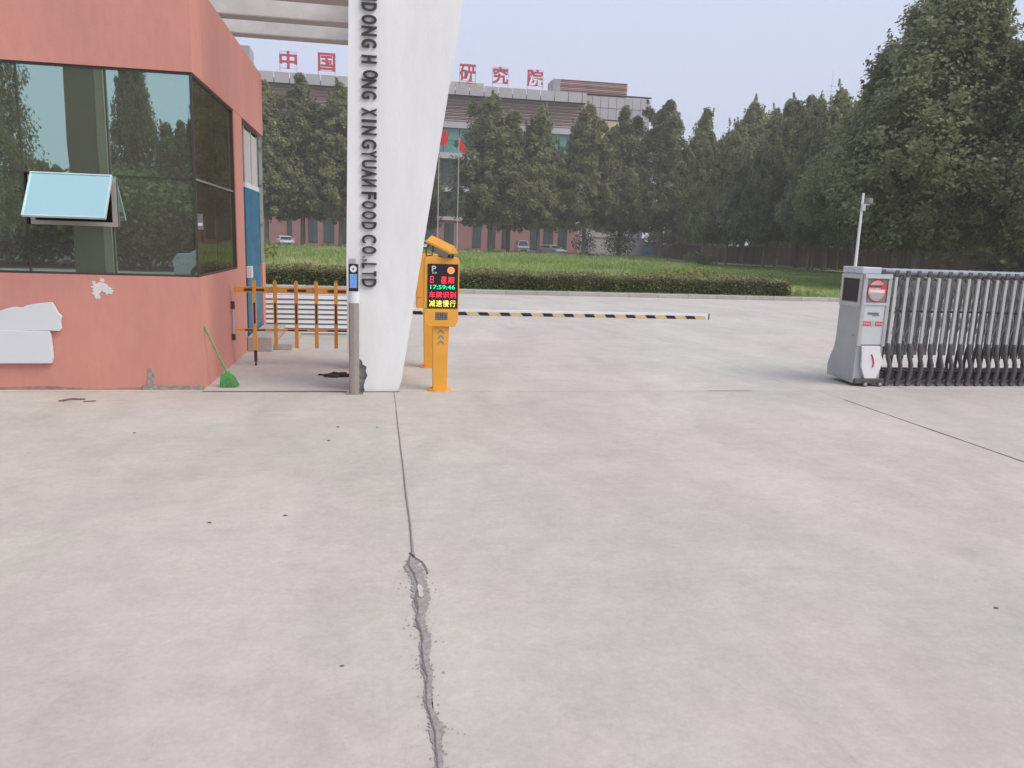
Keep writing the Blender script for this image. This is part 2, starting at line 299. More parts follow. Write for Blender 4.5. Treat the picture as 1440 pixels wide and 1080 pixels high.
MB().prism([(.01,0),(.022,-.012),(.034,.01),(.03,.05),(.036,.08),(.026,.11),(.014,.13),(.008,.09),(.012,.05)], 0, .004, 'z', Matrix.Translation((.187,3.27,.0045))).build('concrete_island', CONC2, kind='structure')
ribbon([(7.6,5.15,.010),(6.9,5.15,.006),(6.1,5.15,.013),(5.6,5.15,.006),(5.15,5.145,.014),(4.5,5.15,.006)], .003, .6).build('joint_crack', 'crack_dark', kind='structure')
MB().add([(-1.73,8.085,.004),(.26,8.06,.004),(.26,8.105,.004),(-.6,8.13,.004),(-1.73,8.12,.004)], [(0,1,2,3,4)]).build('threshold_joint', 'crack_dark', kind='structure')
MB().add([(3.76,8.11,.004),(4.3,8.112,.004),(4.3,8.127,.004),(3.76,8.123,.004)], [(0,1,2,3)]).build('threshold_joint', 'crack_dark', kind='structure')
cm_ = MB()
for i in range(260):
    t = random.random(); y = 2.0+1.75*t; j_ = min(range(len(crk)), key=lambda q: abs(crk[q][0]-y)); w_ = crk[j_][2]; x = crk[j_][1]+random.gauss(0, .55)*w_; r_ = random.uniform(.0012, .0045)
    cm_.add([(x-r_, y-r_, .0035), (x+r_, y-r_*.6, .0035), (x+r_*.7, y+r_, .0035), (x-r_*.8, y+r_*.7, .0035), (x, y, .0035+r_*1.2)], [(0, 1, 4), (1, 2, 4), (2, 3, 4), (3, 0, 4)])
o = cm_.build('concrete_crumbs', 'rough_concrete'); o['kind'] = 'stuff'; tag(o, 'loose grey crumbs scattered along the broken concrete joint', 'crumbs')
# mound lawn
def gz(x, y):
    a = min(max((y-27)/25, 0), 1); b = min(max((104-y)/30, 0), 1); a = a*a*(3-2*a); b = b*b*(3-2*b)
    c = min(max((24-x)/14, 0), 1)
    return .07+.14*a*b*c+.04*math.sin(x*.5+y*.13)*a*b
NX, NY = 90, 60; vs = []; fs = []
for j in range(NY+1):
    for i in range(NX+1):
        x = -45+i*(165/NX); y = 24.05+j*(79.5/NY); vs.append((x, y, gz(x, y)))
for j in range(NY):
    for i in range(NX): k = j*(NX+1)+i; fs.append((k, k+1, k+NX+2, k+NX+1))
MB().add(vs, fs).build('lawn', 'lawn', kind='structure', smooth=True)
B('service_road', 'asphalt', None, -80, 60, 104, 117.4, -.08, .0)['kind'] = 'structure'
kb = thing('kerb', 'long grey concrete kerb between the inner road and the grass', 'kerb', (0, 23.85, 0))
for i in range(44):
    x = -16+i*1.0; MB().box(x+.006, x+.994, 23.63, 24.04, -.08, .115+random.uniform(-.006, .006)).build('kerb_stone', 'kerb', kb)
# garden path by the right-hand fence
MB().add([(32,98,.15),(36.4,70,.15),(36.8,57.5,.15),(36.6,40,.15),(38.4,40,.15),(38.9,57.5,.15),(38.6,72,.15),(35.5,98,.15)], [(0,1,6,7),(1,2,5,6),(2,3,4,5)]).build('garden_path', 'path', kind='structure')

# grass blades
n = 150000; u_ = rng.random(n); Y = 24.2+78*u_**1.5; X = -20+(30+1.15*Y)*rng.random(n)*.98+0; X = X-2
keep = (X > -0.24*Y-2) & (X < .6*Y+4)
X, Y = X[keep], Y[keep]; Z = np.array([gz(a, b) for a, b in zip(X, Y)]); n = len(X)
lawnzone = X > 15.5+(Y-25)*.3
h = np.where(lawnzone, .05, .13)*(.5+rng.random(n))*(1+Y/90); wd = .018*(1+Y/16)
clump = np.sin(X*.9+1.3*np.sin(Y*.4))*np.cos(Y*.7+X*.2); h *= np.where(clump > .35, 1.5, 1.); h = np.where(Y < 24.9, .035, h)
ppx = np.interp(Y, [44, 57.5, 66, 98], [37.5, 37.9, 37.6, 33.7]); h = np.where(np.abs(X-ppx) < 1.6, .005, h)
a = rng.random(n)*6.28; dx, dy = np.cos(a)*wd, np.sin(a)*wd*.3; lx, ly = rng.normal(size=n)*h*.4, rng.normal(size=n)*h*.4
Q = np.stack([np.stack([X-dx, Y-dy, Z-.02], 1), np.stack([X+dx, Y+dy, Z-.02], 1), np.stack([X+lx+dx*.25, Y+ly, Z+h], 1), np.stack([X+lx-dx*.25, Y+ly, Z+h], 1)], 1)
tag(quads_obj('grass', Q, 'grass_blade', kind='stuff'), 'rough green and straw coloured grass on the low mound behind the hedge', 'grass')

# hedge
def hedge(x0, x1, y0, y1, z1, label):
    t = thing('hedge', label, 'hedge', ((x0+x1)/2, (y0+y1)/2, .05))
    B('stems', 'hedge_core', t, x0+.12, x1-.12, y0+.14, y1-.14, .03, z1-.12)  # solid dark box added inside so the hedge looks opaque
    ln = x1-x0; k = int(ln*5200)
    P = np.stack([rng.uniform(x0, x1, k), rng.uniform(y0, y1, k), rng.uniform(.06, z1, k)], 1)
    wob = .05*np.sin(P[:, 0]*2.1)+.04*np.sin(P[:, 0]*5.3+1); shell = (P[:, 1] < y0+.16) | (P[:, 2] > z1-.16) | (P[:, 0] > x1-.2); P = P[shell]; wob = wob[shell]
    P[:, 2] *= (1+wob); P[:, 1] += wob; lp = wloc(t)
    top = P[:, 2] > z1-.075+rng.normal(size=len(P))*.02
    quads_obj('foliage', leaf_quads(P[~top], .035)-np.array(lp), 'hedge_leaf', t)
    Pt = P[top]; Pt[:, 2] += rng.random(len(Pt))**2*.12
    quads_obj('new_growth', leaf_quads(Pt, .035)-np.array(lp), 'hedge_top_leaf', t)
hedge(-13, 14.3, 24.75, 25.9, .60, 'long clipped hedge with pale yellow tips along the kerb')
# yellowish shrub at hedge end
def leafy(name, label, cat, x, y, z, rx, rz_, n_, size, m, group=None, stems=4):
    t = thing(name, label, cat, (x, y, z), 0, group)
    P = rng.normal(size=(n_, 3)); P /= np.linalg.norm(P, axis=1)[:, None]; P *= rng.random((n_, 1))**.4
    P[:, :2] *= rx; P[:, 2] = P[:, 2]*rz_*.5+rz_*.55
    P += rng.normal(size=P.shape)*rx*.08
    quads_obj('foliage', leaf_quads(P, size), m, t)
    st = MB()
    for k in range(stems):
        a_ = k*2.4; st.tube([(0, 0, -.1), (math.cos(a_)*rx*.2, math.sin(a_)*rx*.2, rz_*.35), (math.cos(a_)*rx*.5, math.sin(a_)*rx*.5, rz_*.8)], [.03, .02, .008], 5)
    st.build('stem', 'bark', t, world=False); return t
leafy('bush', 'bright yellow green bush behind the right end of the hedge', 'bush', 12.6, 29.0, .1, 1.6, .55, 2600, .06, 'yellow_leaf')
leafy('bush', 'straw coloured weeds on the grass just right of the guard booth', 'bush', -7.2, 42, .2, 2.2, 1.1, 2500, .09, 'yellow_leaf')
leafy('bush', 'low dark round bush beneath the trees left of the white garden path', 'bush', 29.6, 68, .1, 1.5, 1.1, 1500, .1, 'leaf')
leafy('young_shrub', 'small open shrub before the low pale wall, left of its twin', 'shrub', 25.6, 94, .1, 1.5, 3.2, 900, .11, 'shrub_leaf')
leafy('young_shrub', 'wider small shrub before the low pale wall, nearer the blue fence', 'shrub', 29.9, 93, .1, 2.1, 3.5, 1500, .12, 'shrub_leaf')

# ================================================================== GUARD BOOTH
bo = thing('guard_booth', 'salmon pink guard booth with dark mirrored windows, left of the gate', 'guard booth', (-4.1, 10.5, 0))
XR, YF, YB, XL = -1.73, 8.2, 12.95, -6.5
B('wall', 'pink_stucco', bo, XL, XR, YF, YF+.18, -.02, 1.15)                       # front dado
B('wall', 'pink_stucco', bo, XR-.18, XR, YF+.18, 11.02, -.02, 1.15)                # side dado
B('wall', 'pink_stucco', bo, XR-.18, XR, 10.42, 11.02, 1.15, 3.10)                 # pier
B('wall', 'pink_stucco', bo, XR-.18, XR, 12.62, YB, -.02, 1.15)
B('wall', 'pink_stucco', bo, XL, XR-.18, YB-.15, YB, -.02, 1.15)
B('wall', 'pink_stucco', bo, XL, XL+.18, YF+.18, YB-.15, -.02, 3.10)
B('wall', 'pink_stucco', bo, XL+.18, -4.0, YB-.15, YB, 1.15, 3.10)
B('fascia', 'pink_stucco', bo, XL-.02, XR+.004, YF-.004, YF+.18, 3.10, 4.0)
B('fascia', 'pink_stucco', bo, XR-.18, XR+.004, YF+.18, YB+.03, 3.10, 4.0)
B('fascia', 'pink_stucco', bo, XL-.02, XR-.18, YB-.15, YB+.03, 3.10, 4.0)
B('fascia', 'pink_stucco', bo, XL-.02, XL+.16, YF+.18, YB-.15, 3.10, 4.0)
B('roof', 'bld_concrete', bo, XL+.16, XR-.18, YF+.18, YB-.15, 3.25, 3.4)
B('floor', 'step_concrete', bo, XL+.18, XR-.18, YF+.18, YB-.15, 0, .15)
B('inner_wall', 'interior', bo, XL+.2, XR-1.4, 11.4, 11.46, .15, 3.25)
B('desk', 'wood', bo, -5.6, -2.4, 8.75, 9.35, .9, .95); 
for x in (-5.5, -2.5): B('desk_leg', 'wood', bo, x-.03, x+.03, 8.8, 9.3, .15, .9)
B('sill_plinth', 'plaster_gap', bo, -2.32, XR+.002, YF-.012, YF-.002, 0, .045)
mull = [-6.32, -5.6, -4.83, -4.06, -3.29, -2.52, XR]
for i in range(6):
    x0, x1 = mull[i]+.006, mull[i+1]-.006
    for z0, z1 in ((1.17, 2.10), (2.11, 3.08)):
        if i == 4 and z0 < 2: z1 = 1.62
        B('window_pane', 'booth_glass', bo, x0, x1 if i < 5 else XR-.02, YF+.03, YF+.036, z0, z1)
for x in mull[1:-1]: B('mullion', 'dark_frame', bo, x-.006, x+.006, YF+.015, YF+.06, 1.15, 3.10)
B('corner_post', 'dark_frame', bo, XR-.03, XR-.006, YF+.008, YF+.034, 1.15, 3.10)
B('window_frame', 'dark_frame', bo, XL+.2, XR-.03, YF+.012, YF+.06, 1.15, 1.172)
B('window_frame', 'dark_frame', bo, XL+.2, XR-.03, YF+.012, YF+.06, 3.078, 3.10)
B('transom', 'dark_frame', bo, XL+.2, XR-.03, YF+.022, YF+.045, 2.10, 2.11)
for y0, y1 in ((YF+.045, 9.30), (9.32, 10.41)):
    for z0, z1 in ((1.17, 2.105), (2.12, 3.08)):
        B('window_pane', 'booth_side_glass', bo, XR-.04, XR-.034, y0, y1, z0, z1)
B('transom', 'alu', bo, XR-.045, XR-.02, YF+.04, 10.42, 2.105, 2.12)
B('window_frame', 'dark_frame', bo, XR-.05, XR-.012, YF+.04, 10.42, 1.15, 1.17); B('window_frame', 'dark_frame', bo, XR-.05, XR-.012, YF+.04, 10.42, 3.08, 3.10)
B('window_frame', 'dark_frame', bo, XR-.05, XR-.012, 10.40, 10.42, 1.17, 3.08)
# curtains behind the side glass
for (ya, yb, mm) in ((8.5, 9.35, 'curtain_olive'), (9.45, 10.38, 'curtain_olive')):
    c = MB(); k = 40; pts = []
    for i in range(k+1):
        y = ya+(yb-ya)*i/k; pts.append((XR-.14+.035*math.sin(i*1.25)+.012*math.sin(i*.7), y))
    vs = [(x, y, 1.5) for x, y in pts]+[(x, y, 3.07) for x, y in pts]
    c.add(vs, [(i, i+1, i+k+2, i+k+1) for i in range(k)]).build('curtain', mm, bo, smooth=True)
B('curtain', 'curtain_olive', bo, -2.44, -2.36, 8.36, 8.38, 1.2, 3.05)
st = B('notice_sticker', 'gate_mid', bo, XR-.034, XR-.031, 8.26, 8.60, 1.62, 1.78); B('sticker_line', 'print_white', st, XR-.031, XR-.029, 8.28, 8.56, 1.66, 1.69)
# door
B('door_jamb', 'dark_frame', bo, XR-.16, XR-.02, 11.02, 11.06, .15, 3.08)
B('door_jamb', 'dark_frame', bo, XR-.16, XR-.02, 12.58, 12.62, 1.15, 3.08); B('door_head', 'dark_frame', bo, XR-.16, XR-.02, 11.06, 12.58, 3.04, 3.08)
B('window_pane', 'booth_side_glass', bo, XR-.09, XR-.084, 11.07, 11.26, .2, 3.03)
dr = B('door', 'blue_paint', bo, XR-.06, XR-.02, 11.28, 12.56, .18, 2.22)
B('door_rail', 'plastic_white', dr, XR-.065, XR-.012, 11.27, 12.57, 2.222, 2.29); B('door_light', 'curtain_white', dr, XR-.055, XR-.03, 11.32, 12.52, 2.292, 3.0)
for y in (11.28, 11.9, 12.5): B('door_stile', 'alu', dr, XR-.05, XR-.022, y, y+.045, 2.292, 3.03)
B('window_pane', 'booth_glass', bo, XR-.05, XR-.044, 12.63, YB-.02, 1.17, 3.08)
for z in (1.15, 1.75, 2.35, 2.9): B('window_bar', 'alu', bo, XR-.04, XR-.01, 12.63, YB-.01, z, z+.05)
B('window_post', 'alu', bo, XR-.05, XR-.01, YB-.04, YB, 1.2, 3.10)
bx = B('junction_box', 'plastic_white', bo, XR+.0, XR+.07, 11.06, 11.2, 1.0, 1.16, bevel=.006)
# top-hung sash, swung out
sa = bpy.data.objects.new('open_sash', None); COL.objects.link(sa); sa.parent = bo; sa.location = Vector((-2.85, YF-.01, 2.10))-wloc(bo); sa.rotation_euler = (rad(-33), 0, 0)
sa['label'] = 'top-hung window sash swung open'
for (a_, b_, c_, d_) in ((-.36, .36, -.012, 0), (-.36, .36, -.49, -.478), (-.36, -.348, -.478, -.012), (.348, .36, -.478, -.012)):
    MB().box(a_, b_, -.018, .012, c_, d_).build('sash_frame', 'sash_paint', sa, world=False)
MB().box(-.348, .348, -.010, -.004, -.478, -.012).build('sash_pane', 'sash_glass', sa, world=False)
for (x0, x1, z0, z1) in ((-3.24, -2.47, 1.62, 1.66), (-2.51, -2.47, 1.66, 2.08), (-3.24, -3.2, 1.66, 2.08)): B('vent_frame', 'pale_frame', bo, x0, x1, YF-.012, YF+.012, z0, z1)
gx = []; r9 = random.Random(5); x = -6.4
while x < -1.75: gx.append((x, .022+.010*math.sin(x*3.1)+.008*math.sin(x*7.7+1)+.004*r9.random())); x += .03
MB().prism([(-6.4, 0)]+gx+[(-1.75, 0)], YF-.0018, YF+.0, 'y').build('foot_band', 'wall_foot_tone', bo)  # thin darker band along the foot of the front wall
# damage and sheets on wall
def blob(cx, cz, rx, rz_, n_=26, j=.35, seed=1):
    r_ = random.Random(seed); return [(cx+rx*math.cos(t)*(1+r_.uniform(-j, j)), cz+rz_*math.sin(t)*(1+r_.uniform(-j, j))) for t in [2*math.pi*i/n_ for i in range(n_)]]
for k, (cx, cz, rx, rz_) in enumerate(((-2.66, 1.03, .075, .045), (-2.70, .97, .035, .07), (-2.60, 1.00, .05, .035), (-2.72, 1.08, .015, .012), (-2.64, 1.10, .02, .02))):
    MB().prism(blob(cx, cz, rx, rz_, 22, .4, k), YF-.003-.0008*k, YF-.0005*k-.0003, 'y').build('peeled_patch', 'peel_white', bo)
MB().prism([(-2.31,.0),(-2.20,.0),(-2.205,.05),(-2.215,.09),(-2.21,.17),(-2.225,.215),(-2.245,.225),(-2.265,.21),(-2.27,.14),(-2.275,.09),(-2.295,.04)], YF-.006, YF+.0, 'y').build('cement_patch', 'plaster_gap', bo)
ps = tag(MB().prism([(-3.85,.27),(-3.14,.275),(-3.125,.33),(-3.13,.56),(-3.14,.595),(-3.85,.605)], YF-.055, YF-.008, 'y').build('foam_board', 'paper', bevel=.006), 'flat white rectangular sheet against the pink wall at the left edge', 'board')
ps = tag(MB().prism([(-3.85,.60),(-3.12,.598),(-3.05,.595),(-3.03,.62),(-3.035,.68),(-3.02,.74),(-3.055,.78),(-3.075,.83),(-3.10,.875),(-3.18,.87),(-3.22,.865),(-3.30,.85),(-3.345,.835),(-3.36,.82),(-3.45,.825),(-3.53,.80),(-3.6,.765),(-3.85,.76)], YF-.045, YF-.008, 'y').build('torn_sheet', 'paper', bevel=.006), 'torn white sheet with ragged upper edge above the rectangular one on the pink wall', 'sheet')

# concrete step at booth door
stp = thing('door_step', 'two low grey concrete steps below the blue booth door', 'step', (-1.45, 11.6, 0))
B('tread', 'step_concrete', stp, -1.725, -1.40, 10.95, 12.6, 0, .20, bevel=.008); B('tread', 'step_concrete', stp, -1.39, -1.15, 11.1, 12.5, 0, .09, bevel=.008)
# broom
br = thing('broom', 'green plastic broom leaning on the corner of the pink booth', 'broom', (-1.50, 8.36, 0))
MB().tube([(-1.735, 8.30, .66), (-1.52, 8.36, .13)], .011, 8).build('handle', 'green_stick', br)
MB().prism([(-1.60, .095), (-1.455, .085), (-1.46, .125), (-1.50, .145), (-1.515, .17), (-1.545, .17), (-1.56, .145), (-1.595, .13)], 8.335, 8.385, 'y').build('head', 'green_broom', br)
k = 420; bb = MB()
for i in range(k):
    x = random.uniform(-.07, .07); y = random.uniform(-.03, .03); q = Vector((-1.525+x, 8.36+y, .105)); e = Vector((-1.51+x*1.15+random.uniform(-.02, .02), 8.355+y*1.7, .004+random.random()*.012))
    d = .0022; bb.add([q+Vector((-d, 0, 0)), q+Vector((d, 0, 0)), e+Vector((d, 0, 0)), e+Vector((-d, 0, 0))], [(0, 1, 2, 3)])
o = bb.build('bristles', 'green_broom', br); o['kind'] = 'stuff'

# ================================================================== WHITE GATE PILLAR
pi_ = thing('gate_pillar', 'tall white tapering gate pillar with vertical black company lettering', 'gate pillar', (.02, 8.35, 0))
body = [(-.20, 0), (.235, 0), (.30, .25), (.86, 3.95), (1.20, 6.2), (-.22, 6.2), (-.255, 3.84), (-.29, 1.34), (-.285, .42), (-.21, .40), (-.185, .33), (-.17, .25), (-.19, .2), (-.165, .12)]
body = [(-.105, 0), (.235, 0), (.275, .10), (.86, 3.95), (1.20, 6.2), (-.22, 6.2), (-.253, 3.84), (-.287, 1.34), (-.283, .40), (-.17, .355), (-.135, .33), (-.125, .29), (-.085, .265), (-.095, .22), (-.075, .17), (-.10, .12), (-.115, .06)]
MB().prism(body, 8.10, 8.62, 'y').build('column', 'white_paint', pi_)
B('exposed_core', 'plaster_gap', pi_, -.245, -.03, 8.14, 8.58, -.01, .46)
rows = [('N',0,.4,None),('D',3,15,0),('O',19,32,0),('N',34,48,0),('G',51,64,0),('H',73,85,0),('O',93,106,2),('N',105.5,119,0),('G',121.5,134,0),('X',145,157.5,0),('I',161,166,0),('N',170,184,0),('G',188.5,203,0),('Y',204,216,0),('U',217.5,231,0),('A',231,244.5,0),('n',245,257,0),('F',263,275,0),('O',276.5,289,0),('O',291,304,0),('D',306.5,319,0),('C',325,339,0),('O',342,355,0),('.',357.5,360,-7),(',',361.5,365,-7),('L',367,376,0),('T',379,388,0),('D',390.5,404.5,0)]
def z_of(py): return 3.85+(py-0)*(1.09-3.85)/405. - .02*math.sin(math.pi*py/405.)*0
GL = {}
for ch, a_, b_, dx in rows:
    z0, z1 = z_of(b_)+.005, z_of(a_)-.005; xc = -.132+.148/2
    W_ = .148
    if dx is None: z1 = z0+.12; dx = 0
    if ch in '.,': W_ = .03 if ch == '.' else .05
    me = glyph('N' if ch == 'n' else ch, (z1-z0, W_), .024, .021 if ch not in '.,' else 0)
    o = link('letter', me, 'letter_black', pi_)
    # baseline towards -X side, text reading downwards
    o.rotation_euler = Matrix(((0, -0.0, 0), (0, 0, 0), (0, 0, 0))).to_euler()
    sgn = -1 if ch == 'n' else 1
    R = Matrix(((0, 1, 0), (0, 0, -1), (-1, 0, 0)))     # glyph x -> -Z, glyph y -> +X, glyph z -> -Y
    for v in me.vertices:
        c = v.co.copy()
        if sgn < 0: c.x = -c.x
        v.co = R @ c
    if sgn < 0: me.flip_normals()
    o.location = Vector((xc+dx*.0068, 8.10-.016, (z0+z1)/2))-wloc(pi_)
    if ch in '.,': o.location.x = -.128+W_/2-wloc(pi_).x
# canopy behind the pillar
cb = thing('canopy', 'white concrete canopy of cross beams behind the pillar, over the booth', 'canopy', (-2.5, 13.6, 0))
for y in (12.3, 13.55, 14.72):
    b_ = B('beam', 'beam_paint', cb, -8, .55, y, y+.28, 5.004, 5.32)
    B('shaded_underside', 'beam_shaded', b_, -8, .55, y, y+.28, 4.985, 5.003)
B('edge_beam', 'beam_paint', cb, -.2, .2, 8.63, 12.29, 5.33, 5.7); B('edge_beam', 'beam_paint', cb, -.2, .2, 12.29, 15.2, 5.325, 5.7)
B('post', 'white_paint', cb, -.15, .1, 14.75, 14.98, 0, 4.984); B('post', 'white_paint', cb, -7.6, -7.3, 14.74, 14.99, 0, 4.984); B('post', 'white_paint', cb, -7.6, -7.3, 12.31, 12.57, 0, 4.984)

# ================================================================== FACE TERMINAL ON STEEL POST
ft = thing('access_terminal', 'stainless post with a face recognition screen, before the white pillar', 'access terminal', (-.205, 8.0, 0))
MB().prism([(-.29,7.93),(-.12,7.93),(-.12,8.07),(-.29,8.07)], .0, .012, 'z').build('base_plate', 'steel', ft)
MB().tube([(-.21, 8.0, .012), (-.21, 8.0, .94)], .052, 24).build('post', 'steel', ft, smooth=False)
MB().tube([(-.21, 8.0, .941), (-.21, 8.0, 1.06)], .055, 24).build('collar', 'plastic_white', ft)
hd = MB().box(-.262, -.165, 7.945, 7.975, 1.062, 1.335).build('screen_housing', 'screen_black', ft, bevel=.006)
B('display', 'blue_screen', hd, -.250, -.177, 7.940, 7.944, 1.095, 1.235)
MB().tube([(-.2135, 7.944, 1.285), (-.2135, 7.938, 1.285)], .034, 20).build('light_ring', 'plastic_white', hd); MB().tube([(-.2135, 7.938, 1.285), (-.2135, 7.935, 1.285)], .009, 12).build('lens', 'screen_black', hd)
B('sun_shield', 'alu', ft, -.262, -.19, 7.978, 7.99, 1.20, 1.385); B('bracket', 'plastic_white', ft, -.235, -.185, 7.976, 8.02, 1.0, 1.15)

# ================================================================== PARKING TERMINALS
def terminal(label, x, y, rz, screen=True, camera=True):
    t = thing('parking_terminal', label, 'parking terminal', (x, y, 0), 0, 'orange parking terminals on the lane island')
    P = lambda mb, nm, m, par=None, **k: mb.build(nm, m, par or t, world=False, **k)
    fl = [(-.125, -.06), (-.06, -.105), (.06, -.105), (.125, -.06), (.125, .06), (.06, .105), (-.06, .105), (-.125, .06)]
    P(MB().prism(fl, 0, .018, 'z'), 'base_plate', 'orange_paint')
    P(MB().prism([(-.073, .018), (.073, .018), (.088, .70), (-.088, .70)], -.065, .065, 'y'), 'column', 'orange_paint', bevel=.006)
    P(MB().prism([(-.145, .70), (.145, .70), (.178, .76), (.178, .885), (-.178, .885), (-.178, .76)], -.10, .10, 'y'), 'speaker_box', 'orange_paint', bevel=.006)
    hdp = P(MB().prism([(-.182, .888), (.182, .888), (.182, 1.39), (.16, 1.425), (-.16, 1.425), (-.182, 1.39)], -.09, .09, 'y'), 'screen_case', 'orange_paint', bevel=.006)
    if screen:
        sc = P(MB().box(-.150, .168, -.098, -.0905, .895, 1.355), 'led_screen', 'screen_black', hdp)
        lines = [('日', 'led_red', -.105, 1.19, .035, .07), ('星', 'led_red', .02, 1.19, .062, .07), ('期', 'led_red', .095, 1.19, .062, .07),
                 ('17:59:46', 'led_green', .008, 1.115, .26, .045)]
        for i, ch in enumerate('车牌识别'): lines.append((ch, 'led_red', -.10+i*.072, 1.035, .064, .066))
        for i, ch in enumerate('减速慢行'): lines.append((ch, 'led_yellow', -.10+i*.072, .945, .064, .070))
        lines += [('P', 'print_white', -.085, 1.305, .045, .06), ('m', 'print_white', -.068, 1.262, .022, .018), ('1', 'print_white', -.095, 1.262, .01, .018)]
        for ch, m, lx, lz, w_, h_ in lines:
            o = glyph_on_front('character', ch, m, None, 0, 0, 0, w_, h_, .002, .006 if m.startswith('led') and len(ch) == 1 else .02); o.parent = sc; o.location = (lx, -.0995, lz)
        MB().tube([(.092, -.0985, 1.29), (.092, -.1005, 1.29)], .036, 24).build('emblem', 'led_orange', sc, world=False)
        for k in range(7):
            a_ = k*.9+.3; q0 = (.092+.03*math.cos(a_), -.1012, 1.29+.03*math.sin(a_)); q1 = (.092+.03*math.cos(a_+2.2), -.1012, 1.29+.03*math.sin(a_+2.2)); MB().tube([q0, q1], .0022, 5).build('emblem_line', 'led_red', sc, world=False)
        gr = P(MB().box(-.062, .062, -.103, -.1005, .775, .85), 'speaker_grille', 'screen_black')
        for i in range(5):
            for j in range(3): MB().box(-.058+i*.0245, -.040+i*.0245, -.1055, -.1035, .780+j*.0235, .797+j*.0235).build('grille_cell', 'gate_mid', gr, world=False)
        for k in range(3):
            z = .505+k*.058; P(MB().prism([(-.034, z), (0, z+.030), (.034, z), (.034, z+.014), (0, z+.044), (-.034, z+.014)], -.0675, -.0655, 'y'), 'chevron', 'blue_print')
    if camera:
        P(MB().box(-.04, .03, -.035, .035, 1.426, 1.485), 'camera_bracket', 'orange_paint', bevel=.008); P(MB().tube([(.05, -.02, 1.426), (.05, -.02, 1.452)], .022, 12), 'bracket_cap', 'orange_paint')
        Mx = Matrix.Translation((-.005, -.02, 1.545)) @ Matrix.Rotation(rad(-50), 4, 'Z') @ Matrix.Rotation(rad(17), 4, 'Y') @ Matrix.Diagonal((.86, .86, .86, 1))
        cm = P(MB().box(-.19, .19, -.058, .058, -.105, -.032, Mx), 'camera_body', 'gate_mid', bevel=.006)
        P(MB().add([(-.20,-.072,-.03),(.215,-.072,-.03),(.215,-.068,-.005),(-.20,-.068,-.005),(-.20,.072,-.03),(.215,.072,-.03),(.215,.068,-.005),(-.20,.068,-.005),(-.20,0,.062),(.215,0,.062)],
            [(0,1,2,3),(4,7,6,5),(3,2,9,8),(8,9,6,7),(0,3,8,7,4),(1,5,6,9,2)], Mx), 'camera_hood', 'orange_paint', cm)
        for dy in (-.03, .03): 
            q = [Mx @ Vector((.19, dy, -.075)), Mx @ Vector((.198, dy, -.075))]; MB().tube(q, .018, 14).build('camera_lens', 'screen_black', cm, world=False)
        lp = MB(); 
        lp.tube([(-.13, .0, 1.55), (-.165, .0, 1.50), (-.16, .0, 1.43), (-.10, .0, 1.44), (-.09, .0, 1.54)], .008, 6); P(lp, 'cable_loop', 'rubber', cm)
    t.rotation_euler = (0, 0, rz); return t
terminal('front orange parking terminal with lit display panel and camera on top', .69, 8.19, 0)
terminal('rear orange parking terminal turned away, partly hidden behind the front one', .69, 9.72, rad(180), True, False)
# barrier machine hidden behind the pillar + arms
bmx = thing('barrier_machine', 'orange barrier cabinet behind the white pillar', 'barrier machine', (.0, 9.55, 0))
B('cabinet', 'orange_paint', bmx, -.17, .17, 9.40, 9.75, .03, .98, bevel=.01); B('plinth', 'rubber', bmx, -.2, .2, 9.37, 9.78, 0, .03); B('arm_clamp', 'gate_black', bmx, -.08, .08, 9.33, 9.398, .68, .86)
arm = thing('boom_barrier', 'lowered white boom with slanted black and yellow stripes across the lane', 'barrier arm', (.0, 9.25, .76))
B('boom', 'plastic_white', arm, .10, 4.2, 9.235, 9.265, .71, .785, bevel=.004); B('end_cap', 'rubber', arm, 4.202, 4.215, 9.234, 9.266, .709, .786)
x = .16; k = 0
while x < 4.05:
    m = 'screen_black' if k % 2 == 0 else 'bld_yellow'; L_ = .12 if k % 2 == 0 else .14
    MB().prism([(x, .756), (x+.03, .716), (min(x+L_+.03, 4.19), .716), (min(x+L_, 4.19), .756)], 9.2325, 9.2345, 'y').build('stripe', m, arm); x += L_+.003; k += 1

# ================================================================== ORANGE PICKET BOOM
fb = thing('picket_barrier', 'orange picket fence barrier with dark reflective strips beside the booth', 'barrier', (-1.0, 9.8, 0))
PXM = lambda px: -1.69+(px-328)*.00843
rl = MB().box(-1.69, -.14, 9.79, 9.83, .895, .965).build('top_rail', 'orange_paint2', fb, bevel=.004)
for k in range(3): B('rail_end', 'orange_paint', rl, -1.69+k*.032, -1.672+k*.032, 9.786, 9.834, .893, .967)
rb = MB().box(-1.69, -.14, 9.795, 9.825, .422, .452).build('bottom_rail', 'orange_paint2', fb, bevel=.003)
for pa in ((343, 371), (403, 430), (460, 487)):
    B('reflector', 'reflector_maroon', rl, PXM(pa[0]), PXM(pa[1]), 9.7865, 9.7895, .914, .944); B('reflector', 'reflector_maroon', rb, PXM(pa[0]), PXM(pa[1]), 9.7915, 9.7945, .428, .446)
for k, px in enumerate((357, 386, 415.5, 444, 472)):
    x = PXM(px); z0 = .22 if k else .19
    pk = MB().prism([(x-.022, z0), (x+.022, z0), (x+.022, 1.03), (x+.012, 1.048), (x-.012, 1.048), (x-.022, 1.03)], 9.765, 9.785, 'y').build('picket', 'orange_paint2', fb)
    B('reflector', 'reflector_maroon', pk, x-.011, x+.011, 9.762, 9.7645, .52, .775)
    for z in (.93, .437): MB().tube([(x, 9.764, z), (x, 9.758, z)], .008, 8).build('bolt', 'alu', pk)
    if k == 0:
        B('foot', 'reflector_maroon', pk, x-.018, x+.018, 9.765, 9.785, .045, .188); MB().tube([(x, 9.775, .0), (x, 9.775, .045)], [.014, .008], 8).build('foot_pad', 'rubber', pk)
